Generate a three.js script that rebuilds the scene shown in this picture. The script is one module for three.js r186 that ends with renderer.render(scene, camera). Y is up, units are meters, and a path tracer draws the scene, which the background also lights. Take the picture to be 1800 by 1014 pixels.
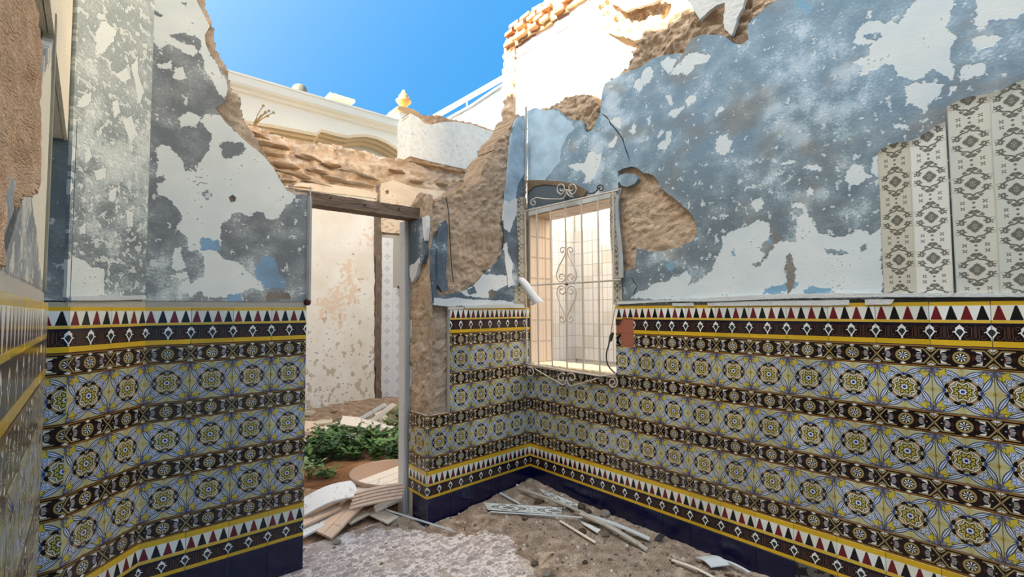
import * as THREE from 'three';
import { mergeGeometries } from 'three/addons/utils/BufferGeometryUtils.js';

// ---------------------------------------------------------------- camera, sky, sun, exposure
const W = 1800, H = 1014, FOCAL = 820.4, EYE = 1.57, PITCH = 0.04802, ROLL = -0.00611, YAW = 0.71696;
const scene = new THREE.Scene();
const camera = new THREE.PerspectiveCamera(2 * Math.atan(H / 2 / FOCAL) * 180 / Math.PI, W / H, 0.02, 200);
camera.rotation.order = 'YXZ';
camera.position.set(0, EYE, 0);
camera.rotation.set(PITCH, -YAW, ROLL);

const renderer = new THREE.WebGLRenderer({ antialias: true });
renderer.toneMapping = THREE.LinearToneMapping;
renderer.toneMappingExposure = 1.0;
renderer.shadowMap.enabled = true;

const SUN = new THREE.Vector3(-1, 0.725, -0.12).normalize();          // from the left, over the added house out of view
{
  const sun = new THREE.DirectionalLight(0xffebcc, 46);
  sun.position.copy(SUN).multiplyScalar(30).add(new THREE.Vector3(1, 1.5, -3));
  sun.target.position.set(1, 1.5, -3);
  sun.castShadow = true; sun.shadow.mapSize.set(4096, 4096); sun.shadow.radius = 1;
  Object.assign(sun.shadow.camera, { left: -14, right: 14, top: 14, bottom: -14, near: 1, far: 70 });
  scene.add(sun, sun.target);
}
{ // clear summer sky: deep blue away from the sun, paler at the horizon; white glow round the sun raised to light the room
  const w = 512, h = 256, d = new Float32Array(w * h * 4), dir = new THREE.Vector3();
  for (let y = 0; y < h; y++) for (let x = 0; x < w; x++) {
    const el = ((y + 0.5) / h - 0.5) * Math.PI, az = ((x + 0.5) / w - 0.5) * 2 * Math.PI;
    dir.set(Math.cos(el) * Math.cos(az), Math.sin(el), Math.cos(el) * Math.sin(az));
    const ang = Math.acos(Math.min(1, Math.max(-1, dir.dot(SUN)))), up = Math.max(0, dir.y);
    const glow = 8 * Math.exp(-ang * ang / 0.5), low = Math.pow(1 - up, 5);
    const o = (y * w + x) * 4;
    d[o] = 0.055 + 0.10 * low + glow; d[o + 1] = 0.40 + 0.14 * low + glow * 0.95; d[o + 2] = 0.93 + 0.02 * low + glow * 0.85; d[o + 3] = 1;
    if (dir.y < 0) { d[o] = 0.28; d[o + 1] = 0.25; d[o + 2] = 0.2; }
  }
  const t = new THREE.DataTexture(d, w, h, THREE.RGBAFormat, THREE.FloatType);
  t.mapping = THREE.EquirectangularReflectionMapping; t.magFilter = t.minFilter = THREE.LinearFilter; t.needsUpdate = true;
  scene.background = t; scene.environment = t;
}

// ---------------------------------------------------------------- small tools
function rand(seed) { let a = seed >>> 0; return () => { a = (a + 0x6d2b79f5) | 0; let t = Math.imul(a ^ (a >>> 15), 1 | a); t = (t + Math.imul(t ^ (t >>> 7), 61 | t)) ^ t; return ((t ^ (t >>> 14)) >>> 0) / 4294967296; }; }
const R0 = rand(7);
const rr = (a, b, r = R0) => a + (b - a) * r();
const pick = (list, r = R0) => list[Math.floor(r() * list.length)];
const lerp = (a, b, t) => a + (b - a) * t, clamp = (x, a = 0, b = 1) => Math.min(b, Math.max(a, x));
const smooth = (a, b, x) => { const t = clamp((x - a) / (b - a)); return t * t * (3 - 2 * t); };
const PERM = new Uint8Array(512); { const r = rand(99), p = [...Array(256).keys()]; for (let i = 255; i > 0; i--) { const j = Math.floor(r() * (i + 1)); [p[i], p[j]] = [p[j], p[i]]; } for (let i = 0; i < 512; i++) PERM[i] = p[i & 255]; }
const GX = new Float32Array(256), GY = new Float32Array(256); for (let i = 0; i < 256; i++) { GX[i] = Math.cos(i * 0.7854 * 2.39996); GY[i] = Math.sin(i * 0.7854 * 2.39996); }
function noise(x, y) {                                                   // gradient noise, about -0.7 .. 0.7
  const xf = Math.floor(x), yf = Math.floor(y), xi = xf & 255, yi = yf & 255; x -= xf; y -= yf;
  const u = x * x * x * (x * (x * 6 - 15) + 10), v = y * y * y * (y * (y * 6 - 15) + 10);
  const a = PERM[PERM[xi] + yi], b = PERM[PERM[xi + 1] + yi], c = PERM[PERM[xi] + yi + 1], e = PERM[PERM[xi + 1] + yi + 1];
  const n0 = GX[a] * x + GY[a] * y, n1 = GX[b] * (x - 1) + GY[b] * y, n2 = GX[c] * x + GY[c] * (y - 1), n3 = GX[e] * (x - 1) + GY[e] * (y - 1);
  return n0 + u * (n1 - n0) + v * (n2 - n0 + u * (n3 - n2 - n1 + n0));
}
function fbm(x, y, oct = 4) { let s = 0, a = 1; for (let i = 0; i < oct; i++) { s += a * noise(x, y); x = x * 2.03 + 17.3; y = y * 2.03 + 9.1; a *= 0.5; } return s; }
function cell(x, y) {                                                    // [distance to nearest, to second, id]
  const xi = Math.floor(x), yi = Math.floor(y); let d1 = 9, d2 = 9, id = 0;
  for (let j = -1; j <= 1; j++) for (let i = -1; i <= 1; i++) {
    const a = PERM[(PERM[(xi + i) & 255] + yi + j) & 255], b = PERM[(a + 57) & 255];
    const dx = xi + i + a / 255 - x, dy = yi + j + b / 255 - y, d = Math.sqrt(dx * dx + dy * dy);
    if (d < d1) { d2 = d1; d1 = d; id = a; } else if (d < d2) d2 = d;
  }
  return [d1, d2, id];
}

const names = {};
function numbered(name) { const n = names[name] = (names[name] ?? -1) + 1; return n ? name + '_' + String(n).padStart(3, '0') : name; }
function setup(o) { o.traverse((m) => { if (m.isMesh) { m.castShadow = m.receiveShadow = true; } }); return o; }
function mesh(name, geo, mat, parent) { const m = new THREE.Mesh(geo, mat); m.name = name; m.castShadow = m.receiveShadow = true; if (parent) parent.add(m); return m; }
function thing(name, label, category, pos = [0, 0, 0], group) {
  const g = new THREE.Group(); g.name = numbered(name); g.position.set(...pos); g.userData = { label, category }; if (group) g.userData.group = group; scene.add(g); return g;
}
function solo(name, label, category, geo, mat, group) {
  const m = mesh(numbered(name), geo, mat, scene); m.userData = { label, category }; if (group) m.userData.group = group; return m;
}
function structure(name) { const g = new THREE.Group(); g.name = name; g.userData.kind = 'structure'; scene.add(g); return g; }

// A wall is a frame on a true plane: s runs along it, h is the height, z comes out of it towards the viewer.
class Wall {
  constructor(p, q, dp, dq) { const l = Math.hypot(dp, dq); this.o = [p, q]; this.d = [dp / l, dq / l]; this.n = [this.d[1], -this.d[0]]; }
  group(name) { const g = structure(name); this.seat(g); return g; }
  seat(g) { g.position.set(this.o[0], 0, -this.o[1]); g.rotation.y = Math.atan2(this.d[1], this.d[0]); return g; }
  at(s, h, z = 0) { return new THREE.Vector3(this.o[0] + this.d[0] * s + this.n[0] * z, h, -(this.o[1] + this.d[1] * s + this.n[1] * z)); }
  px(x, y, z = 0) {                                                      // where the sight line of a traced point meets this wall (or a plane z in front of it)
    const r = ray(x, y), ox = this.o[0] + this.n[0] * z, oy = this.o[1] + this.n[1] * z, det = r[0] * -this.d[1] + this.d[0] * r[1];
    const k = (ox * -this.d[1] + this.d[0] * oy) / det;
    return [((r[0] * k - ox) * this.d[0] + (r[1] * k - oy) * this.d[1]), EYE + k * r[2]];
  }
  pts(list, z = 0) { const out = []; for (let i = 0; i < list.length; i += 2) out.push(this.px(list[i], list[i + 1], z)); return out; }
}
function ray(x, y) {                                                     // [p, q, up] of the sight line
  let u = x - W / 2, v = y - H / 2; const c = Math.cos(-ROLL), s = Math.sin(-ROLL); [u, v] = [u * c - v * s, u * s + v * c];
  const a = u / FOCAL, b = -v / FOCAL, cp = Math.cos(PITCH), sp = Math.sin(PITCH), Y = b * cp + sp, Z = cp - b * sp, cy = Math.cos(YAW), sy = Math.sin(YAW);
  return [a * cy + Z * sy, -a * sy + Z * cy, Y];
}
function ground(x, y, h = 0) { const r = ray(x, y), k = (h - EYE) / r[2]; return new THREE.Vector3(r[0] * k, h, -r[1] * k); }

function rag(poly, step, amp, f = 14, seed = 0, open = false) {            // break a traced outline up into a torn edge
  const out = [];
  for (let i = 0; i < poly.length - (open ? 1 : 0); i++) {
    const [x0, y0] = poly[i], [x1, y1] = poly[(i + 1) % poly.length], l = Math.hypot(x1 - x0, y1 - y0), n = Math.max(1, Math.round(l / step));
    for (let k = 0; k < n; k++) { const x = lerp(x0, x1, k / n), y = lerp(y0, y1, k / n); out.push([x + amp * fbm(x * f + seed, y * f, 3), y + amp * fbm(x * f + 71 + seed, y * f + 31, 3)]); }
  }
  if (open) out.push(poly[poly.length - 1]);
  return out;
}
const shapeOf = (poly, holes = []) => { const s = new THREE.Shape(poly.map(([x, y]) => new THREE.Vector2(x, y))); for (const h of holes) s.holes.push(new THREE.Path(h.map(([x, y]) => new THREE.Vector2(x, y)))); return s; };
function uvs(geo, s0, h0, w, h) { const p = geo.attributes.position, a = new Float32Array(p.count * 2); for (let i = 0; i < p.count; i++) { a[i * 2] = (p.getX(i) - s0) / w; a[i * 2 + 1] = (p.getY(i) - h0) / h; } geo.setAttribute('uv', new THREE.BufferAttribute(a, 2)); return geo; }
function plate(poly, holes, z0, depth) { const g = new THREE.ExtrudeGeometry(shapeOf(poly, holes), { depth, bevelEnabled: false, steps: 1 }); g.translate(0, 0, z0 - depth); return g; }
function inside(poly, x, y) { let c = false; for (let i = 0, j = poly.length - 1; i < poly.length; j = i++) { const [xi, yi] = poly[i], [xj, yj] = poly[j]; if ((yi > y) !== (yj > y) && x < ((xj - xi) * (y - yi)) / (yj - yi) + xi) c = !c; } return c; }
// A rough body of earth and rubble with a true front relief, torn rim and thickness.
function roughSlab(poly, holes, depth, cellSize, relief, jitter = 0.35) {
  let x0 = 1e9, x1 = -1e9, y0 = 1e9, y1 = -1e9; for (const [x, y] of poly) { x0 = Math.min(x0, x); x1 = Math.max(x1, x); y0 = Math.min(y0, y); y1 = Math.max(y1, y); }
  const nx = Math.ceil((x1 - x0) / cellSize), ny = Math.ceil((y1 - y0) / cellSize), on = new Uint8Array(nx * ny), id = new Int32Array((nx + 1) * (ny + 1)).fill(-1), pos = [], uv = [], idx = [];
  for (let j = 0; j < ny; j++) for (let i = 0; i < nx; i++) { const x = x0 + (i + 0.5) * cellSize, y = y0 + (j + 0.5) * cellSize; if (inside(poly, x, y) && !holes.some((h) => inside(h, x, y))) on[j * nx + i] = 1; }
  const vert = (i, j) => {
    const k = j * (nx + 1) + i; if (id[k] >= 0) return id[k];
    const x = x0 + i * cellSize, y = y0 + j * cellSize, jx = jitter * cellSize * noise(x * 41, y * 43) * 1.5, jy = jitter * cellSize * noise(x * 37 + 9, y * 47 + 5) * 1.5;
    id[k] = pos.length / 3; pos.push(x + jx, y + jy, relief(x, y)); uv.push(x, y); return id[k];
  };
  const back = (v) => { pos.push(pos[v * 3], pos[v * 3 + 1], -depth); uv.push(uv[v * 2] + depth * 0.7, uv[v * 2 + 1] + depth * 0.7); return pos.length / 3 - 1; };
  const front = (v) => { pos.push(pos[v * 3], pos[v * 3 + 1], pos[v * 3 + 2]); uv.push(uv[v * 2], uv[v * 2 + 1]); return pos.length / 3 - 1; };
  const skirt = (a, b) => { const a0 = front(a), b0 = front(b), a1 = back(a), b1 = back(b); idx.push(a0, a1, b0, b0, a1, b1); };
  for (let j = 0; j < ny; j++) for (let i = 0; i < nx; i++) {
    if (!on[j * nx + i]) continue;
    const a = vert(i, j), b = vert(i + 1, j), c = vert(i + 1, j + 1), d = vert(i, j + 1); idx.push(a, b, c, a, c, d);
    if (!j || !on[(j - 1) * nx + i]) skirt(a, b); if (i === nx - 1 || !on[j * nx + i + 1]) skirt(b, c); if (j === ny - 1 || !on[(j + 1) * nx + i]) skirt(c, d); if (!i || !on[j * nx + i - 1]) skirt(d, a);
  }
  const g = new THREE.BufferGeometry(); g.setAttribute('position', new THREE.Float32BufferAttribute(pos, 3)); g.setAttribute('uv', new THREE.Float32BufferAttribute(uv, 2)); g.setIndex(idx); g.computeVertexNormals(); return g;
}
function box(x0, x1, y0, y1, z0, z1) { const g = new THREE.BoxGeometry(x1 - x0, y1 - y0, z1 - z0); g.translate((x0 + x1) / 2, (y0 + y1) / 2, (z0 + z1) / 2); return g; }
function bar(a, b, r, seg = 8) { const l = a.distanceTo(b), g = new THREE.CylinderGeometry(r, r, l, seg); g.translate(0, l / 2, 0); g.applyQuaternion(new THREE.Quaternion().setFromUnitVectors(new THREE.Vector3(0, 1, 0), b.clone().sub(a).normalize())); g.translate(a.x, a.y, a.z); return g; }
function tube(points, r, seg = 40, rad = 7, closed = false) { return new THREE.TubeGeometry(new THREE.CatmullRomCurve3(points, closed, 'centripetal'), seg, r, rad, closed); }
const V = (x, y, z) => new THREE.Vector3(x, y, z);
// a board between corners a, b (one long edge) and c (across from a), t thick, with chamfered long edges and optional grooves and bend
function board(a, b, c, t, { grooves = 0, bend = 0, twist = 0, seg = 10, rough = 0 } = {}) {
  const u = b.clone().sub(a), w = c.clone().sub(a), n = u.clone().cross(w).normalize(); if (n.y < 0) n.negate();
  const prof = []; const wl = w.length(), g = 0.006;
  prof.push([0, 0], [0, t * 0.8], [Math.min(0.004, wl * 0.1) / wl, t]);
  for (let k = 1; k <= grooves; k++) { const m = k / (grooves + 1); prof.push([m - g / wl, t], [m, t * 0.45], [m + g / wl, t]); }
  prof.push([1 - Math.min(0.004, wl * 0.1) / wl, t], [1, t * 0.8], [1, 0]);
  const pos = [], uv = [], idx = [], m = prof.length, L = u.length();
  for (let i = 0; i <= seg; i++) {
    const f = i / seg, lift = bend * Math.sin(f * Math.PI) + rough * noise(f * 5 + a.x * 9, a.z * 7);
    for (const [x, y] of prof) { const q = a.clone().addScaledVector(u, f).addScaledVector(w, x).addScaledVector(n, y + lift + twist * (x - 0.5) * (f - 0.5)); pos.push(q.x, q.y, q.z); uv.push(x * wl + a.x, f * L + a.z); }
  }
  for (let i = 0; i < seg; i++) for (let k = 0; k < m; k++) { const k2 = (k + 1) % m, p = i * m + k, r = i * m + k2, s = (i + 1) * m + k, e = (i + 1) * m + k2; idx.push(p, s, r, r, s, e); }
  for (const [base, flip] of [[0, 0], [seg * m, 1]]) for (let k = 1; k < m - 1; k++) idx.push(...(flip ? [base, base + k, base + k + 1] : [base, base + k + 1, base + k]));
  let geo = new THREE.BufferGeometry(); geo.setAttribute('position', new THREE.Float32BufferAttribute(pos, 3)); geo.setAttribute('uv', new THREE.Float32BufferAttribute(uv, 2)); geo.setIndex(idx); geo = geo.toNonIndexed(); geo.computeVertexNormals(); return geo;
}
function stoneGeo(seed, r) {
  const g = new THREE.IcosahedronGeometry(r, 2), p = g.attributes.position;
  for (let i = 0; i < p.count; i++) { const x = p.getX(i), y = p.getY(i), z = p.getZ(i), k = 1 + 0.5 * noise(x / r * 1.1 + seed * 3.7, y / r * 1.1 + z / r * 0.9 + seed) + 0.2 * noise(z / r * 2.5 + seed, x / r * 2.5); p.setXYZ(i, x * k * 1.15, y * k * 0.65, z * k); }
  g.computeVertexNormals(); return g;
}

// ---------------------------------------------------------------- textures
function dataTex(w, h, fn, srgb = true) {
  const d = new Uint8Array(w * h * 4), c = [0, 0, 0];
  for (let y = 0; y < h; y++) for (let x = 0; x < w; x++) { fn(x, y, c); const o = (y * w + x) * 4; d[o] = clamp(c[0], 0, 255); d[o + 1] = clamp(c[1], 0, 255); d[o + 2] = clamp(c[2], 0, 255); d[o + 3] = 255; }
  const t = new THREE.DataTexture(d, w, h); t.magFilter = t.minFilter = THREE.LinearFilter; t.wrapS = t.wrapT = THREE.RepeatWrapping; if (srgb) t.colorSpace = THREE.SRGBColorSpace; t.needsUpdate = true; return t;
}
function canvasTex(w, h, draw) { const c = document.createElement('canvas'); c.width = w; c.height = h; draw(c.getContext('2d'), w, h); const t = new THREE.CanvasTexture(c); t.colorSpace = THREE.SRGBColorSpace; t.wrapS = t.wrapT = THREE.RepeatWrapping; return t; }
const repeat = (t, m) => { t.repeat.set(1 / m, 1 / m); return t; };       // uv in metres, m metres a tile
const mix3 = (c, a, b, t) => { c[0] = lerp(a[0], b[0], t); c[1] = lerp(a[1], b[1], t); c[2] = lerp(a[2], b[2], t); };
const std = (o) => new THREE.MeshStandardMaterial({ roughness: 0.9, ...o });
// noise that wraps over n lattice cells, for the repeating textures
function wrapFbm(x, y, n, oct = 4) { let s = 0, a = 1; for (let i = 0; i < oct; i++) { const fx = (x % n + n) % n, fy = (y % n + n) % n, tx = smooth(0, 1, fx / n), ty = smooth(0, 1, fy / n); s += a * lerp(lerp(noise(fx + i * 37, fy), noise(fx - n + i * 37 + 128, fy), tx), lerp(noise(fx + i * 37, fy - n + 128), noise(fx - n + i * 37 + 128, fy - n + 128), tx), ty) * 1.3; x *= 2; y *= 2; n *= 2; a *= 0.5; } return s; }
// glazed tile faces: pure print, one drawing per kind
function leaf(c, x0, y0, x1, y1, wd) {                                     // a long painted leaf from its tip to its root
  const dx = x1 - x0, dy = y1 - y0, l = Math.hypot(dx, dy), nx = -dy / l * wd, ny = dx / l * wd;
  const shape = (k) => { c.beginPath(); c.moveTo(x0, y0); c.quadraticCurveTo(x0 + dx * 0.45 + nx * k * 1.5, y0 + dy * 0.45 + ny * k * 1.5, x1, y1); c.quadraticCurveTo(x0 + dx * 0.4 - nx * k * 0.9, y0 + dy * 0.4 - ny * k * 0.9, x0, y0); c.closePath(); };
  shape(1); c.fillStyle = '#93a2bf'; c.fill(); c.lineWidth = 0.028; c.strokeStyle = '#1c2850'; c.stroke();
  shape(0.6); c.fillStyle = '#dde4ea'; c.fill();
  c.beginPath(); c.moveTo(x0, y0); c.quadraticCurveTo(x0 + dx * 0.5 + nx * 0.2, y0 + dy * 0.5 + ny * 0.2, x1, y1); c.lineWidth = 0.036; c.strokeStyle = '#3c5c9c'; c.stroke();
}
function star(c, x, y, r, k, n, rot, fill, line, lw = 0.015) { c.beginPath(); for (let i = 0; i < n * 2; i++) { const a = rot + i * Math.PI / n, q = i % 2 ? r * k : r; c[i ? 'lineTo' : 'moveTo'](x + q * Math.cos(a), y + q * Math.sin(a)); } c.closePath(); c.fillStyle = fill; c.fill(); if (line) { c.lineWidth = lw; c.strokeStyle = line; c.stroke(); } }
function disc(c, x, y, r, fill, line, lw = 0.02) { c.beginPath(); c.arc(x, y, r, 0, Math.PI * 2); if (fill) { c.fillStyle = fill; c.fill(); } if (line) { c.lineWidth = lw; c.strokeStyle = line; c.stroke(); } }
const rosetteTex = canvasTex(512, 512, (c, w) => {
  c.translate(w / 2, w / 2); c.scale(w / 2, w / 2); c.lineJoin = c.lineCap = 'round';
  c.fillStyle = '#bebb98'; c.fillRect(-1, -1, 2, 2);
  for (let k = 0; k < 4; k++) {
    c.save(); c.rotate(k * Math.PI / 2);
    c.beginPath(); c.moveTo(-0.13, -1); c.lineTo(0.13, -1); c.lineTo(0.05, -0.6); c.lineTo(-0.05, -0.6); c.fillStyle = '#b9b27c'; c.fill();
    star(c, 0.66, -0.78, 0.27, 0.45, 4, 0.3, '#cbb944', '#5d521c', 0.022); star(c, 0.78, -0.66, 0.27, 0.45, 4, 0.48, '#cbb944', '#5d521c', 0.022);
    c.fillStyle = '#d6dce2'; c.beginPath(); c.moveTo(0.34, -0.64); c.lineTo(0.64, -0.68); c.lineTo(0.68, -0.64); c.lineTo(0.66, -0.34); c.lineTo(0.5, -0.36); c.lineTo(0.36, -0.5); c.closePath(); c.fill(); c.lineWidth = 0.018; c.strokeStyle = '#3b4f80'; c.stroke();
    for (const [x, y, r] of [[0.45, -0.57, 0.065], [0.58, -0.57, 0.06], [0.58, -0.44, 0.065]]) { disc(c, x, y, r, null, '#4d6fae', 0.026); disc(c, x, y, r * 0.3, '#4d6fae'); }
    leaf(c, 0.7, -0.93, 0, -0.56, 0.15); leaf(c, -0.7, -0.93, 0, -0.56, -0.15);
    c.beginPath(); c.moveTo(0, -0.74); c.lineTo(0.035, -0.62); c.lineTo(0, -0.54); c.lineTo(-0.035, -0.62); c.fillStyle = '#22357e'; c.fill();
    c.restore();
  }
  for (let k = 0; k < 4; k++) {
    c.save(); c.rotate(k * Math.PI / 2);
    // a brown dumb-bell across each diagonal, a knot at each side, a grey quarter flower in each corner
    c.lineWidth = 0.2; c.strokeStyle = '#1e120d'; c.beginPath(); c.moveTo(0.17, -0.5); c.lineTo(0.23, -0.47); c.moveTo(0.47, -0.23); c.lineTo(0.5, -0.17); c.stroke(); c.lineWidth = 0.14; c.beginPath(); c.moveTo(0.2, -0.5); c.lineTo(0.5, -0.2); c.stroke();
    c.lineWidth = 0.075; c.strokeStyle = '#9a7456'; c.beginPath(); c.moveTo(0.29, -0.43); c.quadraticCurveTo(0.38, -0.38, 0.43, -0.29); c.stroke();
    c.lineWidth = 0.05; c.strokeStyle = '#e6e2cc'; c.beginPath(); c.moveTo(0.15, -0.44); c.quadraticCurveTo(0.36, -0.36, 0.44, -0.15); c.stroke();
    c.fillStyle = '#8a6a35'; c.fillRect(-0.1, -0.48, 0.2, 0.07); c.lineWidth = 0.016; c.strokeStyle = '#3b2a14'; c.strokeRect(-0.1, -0.48, 0.2, 0.07);
    for (let i = 0; i < 3; i++) { const a = Math.PI * (0.5 + (i + 0.5) / 6); c.beginPath(); c.ellipse(1 + 0.17 * Math.cos(a), -1 + 0.17 * Math.sin(a), 0.15, 0.055, a, 0, 7); c.fillStyle = i % 2 ? '#8d8ea0' : '#62627a'; c.fill(); c.lineWidth = 0.012; c.strokeStyle = '#33303c'; c.stroke(); }
    disc(c, 1, -1, 0.09, '#57506a', '#2b2733', 0.015); disc(c, 1, 0, 0.05, '#c39a2e', '#5a4412', 0.014);
    c.restore();
  }
  c.beginPath(); for (let i = 0; i <= 96; i++) { const a = i / 96 * Math.PI * 2, r = 0.36 + 0.05 * Math.cos(a * 8 + Math.PI); c[i ? 'lineTo' : 'moveTo'](r * Math.cos(a), r * Math.sin(a)); }
  c.closePath(); c.fillStyle = '#a59d5c'; c.fill(); c.lineWidth = 0.1; c.strokeStyle = '#332a14'; c.stroke(); c.lineWidth = 0.05; c.strokeStyle = '#dcdac6'; c.stroke();
  for (let k = 0; k < 8; k++) { const a = k * Math.PI / 4 + Math.PI / 8; disc(c, 0.23 * Math.cos(a), 0.23 * Math.sin(a), 0.075, '#c3b44c', '#3c3312', 0.026); }
  for (let k = 0; k < 8; k++) { const a = k * Math.PI / 4; disc(c, 0.25 * Math.cos(a), 0.25 * Math.sin(a), 0.045, '#cdc276', '#3c3312', 0.024); }
  star(c, 0, 0, 0.17, 0.62, 8, 0, '#e6ebee', '#46527c', 0.018); disc(c, 0, 0, 0.066, '#1c2f96');
});
const borderTex = canvasTex(512, 256, (c, w, h) => {
  c.scale(w / 2, w / 2); c.translate(1, 0.5); c.lineJoin = 'round';
  c.fillStyle = '#1d0f10'; c.fillRect(-1, -0.5, 2, 1);
  for (const s of [-1, 1]) for (const m of [-1, 1]) {
    c.save(); c.scale(m, s);
    c.fillStyle = '#3a1c14'; c.beginPath(); c.moveTo(0.34, 0); c.quadraticCurveTo(0.4, -0.3, 0.62, -0.32); c.lineTo(0.98, 0); c.fill();
    c.fillStyle = '#120b10'; c.beginPath(); c.ellipse(0.52, -0.13, 0.12, 0.1, 0.3, 0, 7); c.fill(); c.beginPath(); c.ellipse(0.79, -0.1, 0.12, 0.09, 0.6, 0, 7); c.fill();
    c.fillStyle = '#e4e4e0'; c.beginPath(); c.moveTo(0.44, -0.3); c.lineTo(0.66, -0.3); c.lineTo(0.68, -0.1); c.lineTo(0.63, -0.2); c.lineTo(0.5, -0.24); c.fill();
    c.strokeStyle = '#d9dadb'; c.lineWidth = 0.022; for (let k = 0; k < 3; k++) { c.beginPath(); c.moveTo(0.46 + k * 0.02, -0.03 - k * 0.055); c.quadraticCurveTo(0.54, -0.02 - k * 0.05, 0.64, -0.03 - k * 0.06); c.stroke(); }
    disc(c, 0.75, 0, 0.025, '#d9c9c0');
    c.strokeStyle = '#a08d5e'; c.lineWidth = 0.055; c.beginPath(); c.moveTo(0.99, 0); c.lineTo(0.74, -0.335); c.lineTo(0.34, -0.335); c.stroke();
    c.lineWidth = 0.05; c.strokeStyle = '#b5a26a'; c.beginPath(); c.moveTo(1, -0.2); c.lineTo(0.84, -0.36); c.stroke();
    c.fillStyle = '#dfe2de'; c.beginPath(); c.moveTo(1, -0.42); c.lineTo(0.86, -0.4); c.lineTo(1, -0.28); c.fill();
    c.fillStyle = '#8a5a20'; c.fillRect(0, -0.5, 1, 0.06); c.fillStyle = '#4a250f'; c.fillRect(0, -0.5, 1, 0.03); c.fillStyle = '#b07a2c'; c.fillRect(0, -0.445, 1, 0.02);
    c.restore();
  }
  disc(c, 0, 0, 0.29, '#a4915c', '#3a2a12', 0.02); disc(c, 0, 0, 0.2, '#2a1d12');
  for (let k = 0; k < 8; k++) { c.save(); c.rotate(k * Math.PI / 4); c.fillStyle = '#eef0ee'; c.beginPath(); c.moveTo(0.05, 0); c.lineTo(0.15, -0.05); c.lineTo(0.19, 0.02); c.closePath(); c.fill(); c.restore(); }
  disc(c, 0, 0, 0.055, '#39517a', '#e0e0da', 0.012);
  for (const s of [-1, 1]) { c.fillStyle = '#e8e9e6'; c.beginPath(); c.moveTo(-0.12, s * 0.37); c.lineTo(0, s * 0.31); c.lineTo(0.12, s * 0.37); c.lineTo(0, s * 0.43); c.fill(); }
});
function capTex(stripes, apex) {                                          // stripes: ends of yellow, white, yellow, dark, yellow in cm from the top
  return canvasTex(512, 512, (c, w) => {
    const k = w / 20, [a, b, d, e] = stripes; c.scale(k, k);
    c.fillStyle = '#dcb42a'; c.fillRect(0, 0, 20, 20);
    c.fillStyle = '#e9ece6'; c.fillRect(0, a, 20, b - a);
    for (let i = 0; i < 4; i++) { const x = 2.5 + i * 5, n = 9; c.fillStyle = i % 2 ? '#0d0c14' : '#6e1b22'; for (let j = 0; j < n; j++) { const y0 = a + apex + (b - a - apex - 0.1) * j / n, hw = lerp(0.25, 1.95, (j + 1) / n); c.fillRect(x - hw, y0, hw * 2, (b - a - apex) / n + 0.02); } }
    c.fillStyle = '#ddb945'; c.fillRect(0, b, 20, d - b);
    c.fillStyle = '#1b0f12'; c.fillRect(0, d, 20, e - d); c.fillStyle = '#15122a'; c.fillRect(0, d, 20, 1.1);
    const m = (d + e) / 2;
    for (let i = 0; i < 2; i++) for (const s of [-1, 1]) {                  // faint brown scrolls between the drops
      const x = 5 + i * 10; c.strokeStyle = '#5d4038'; c.lineWidth = 0.28;
      c.beginPath(); c.moveTo(x + s * 0.3, e - 0.4); c.bezierCurveTo(x + s * 2.2, e - 0.6, x + s * 0.5, m, x + s * 1.4, d + 1.6); c.stroke();
      c.beginPath(); c.arc(x + s * 2.6, e - 1.4, 0.8, 0, 5); c.stroke(); c.beginPath(); c.arc(x + s * 2.7, d + 2.2, 0.7, 1, 6); c.stroke(); c.fillStyle = '#43302c'; c.fillRect(x - 0.5, d + 1.5, 1, e - d - 2.5);
    }
    for (const x of [0, 10, 20]) {
      c.strokeStyle = '#eceeee'; c.lineJoin = 'round'; c.lineWidth = 0.5; c.beginPath(); c.moveTo(x, d + 1.6); c.lineTo(x + 1.6, m + 0.1); c.lineTo(x, e - 1); c.lineTo(x - 1.6, m + 0.1); c.closePath(); c.fillStyle = '#2c3338'; c.fill(); c.stroke();
      c.fillStyle = '#eceeee'; c.beginPath(); c.moveTo(x, d + 0.6); c.quadraticCurveTo(x + 0.5, d + 1.4, x + 1.5, d + 2.3); c.lineTo(x + 1.3, m - 0.3); c.quadraticCurveTo(x, d + 1.9, x - 1.3, m - 0.3); c.lineTo(x - 1.5, d + 2.3); c.quadraticCurveTo(x - 0.5, d + 1.4, x, d + 0.6); c.fill();
      for (const s of [-1, 1]) { c.lineWidth = 0.35; c.beginPath(); c.moveTo(x + s * 1.5, m); c.lineTo(x + s * 2.4, m + 0.3); c.stroke(); }
      disc(c, x, e - 0.6, 0.42, '#eceeee');
    }
    c.fillStyle = '#3c220e'; c.fillRect(0, 19.75, 20, 0.25);
  });
}
const capTopTex = capTex([1.9, 8.3, 9.6, 17.3], 0.2), capLowTex = capTex([2.9, 9.1, 10.8, 17.8], 0.2);
const navyTex = dataTex(256, 256, (x, y, c) => { const n = fbm(x / 40, y / 40, 4) * 4, s = noise(x / 3.1, y / 3.3) > 0.56 ? 14 : 0; c[0] = 12 + n + s; c[1] = 15 + n + s; c[2] = 56 + n * 2 + s; });
const wornTex = dataTex(256, 256, (x, y, c) => { const n = fbm(x / 60, y / 60, 5), t = smooth(-0.12, 0.1, n + 0.35 * Math.max(0, (y - 40) / 256) - 0.12), g = 96 + 40 * noise(x / 9, y / 8) + 20 * noise(x / 3, y / 3); mix3(c, [12, 14, 32], [g, g * 0.97, g * 0.9], t); });
const glaze = (map, tint = 0xffffff, rough = 0.2) => new THREE.MeshPhysicalMaterial({ map, color: tint, roughness: rough, clearcoat: 0.25, clearcoatRoughness: 0.12, specularIntensity: 0.8 });
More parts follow.
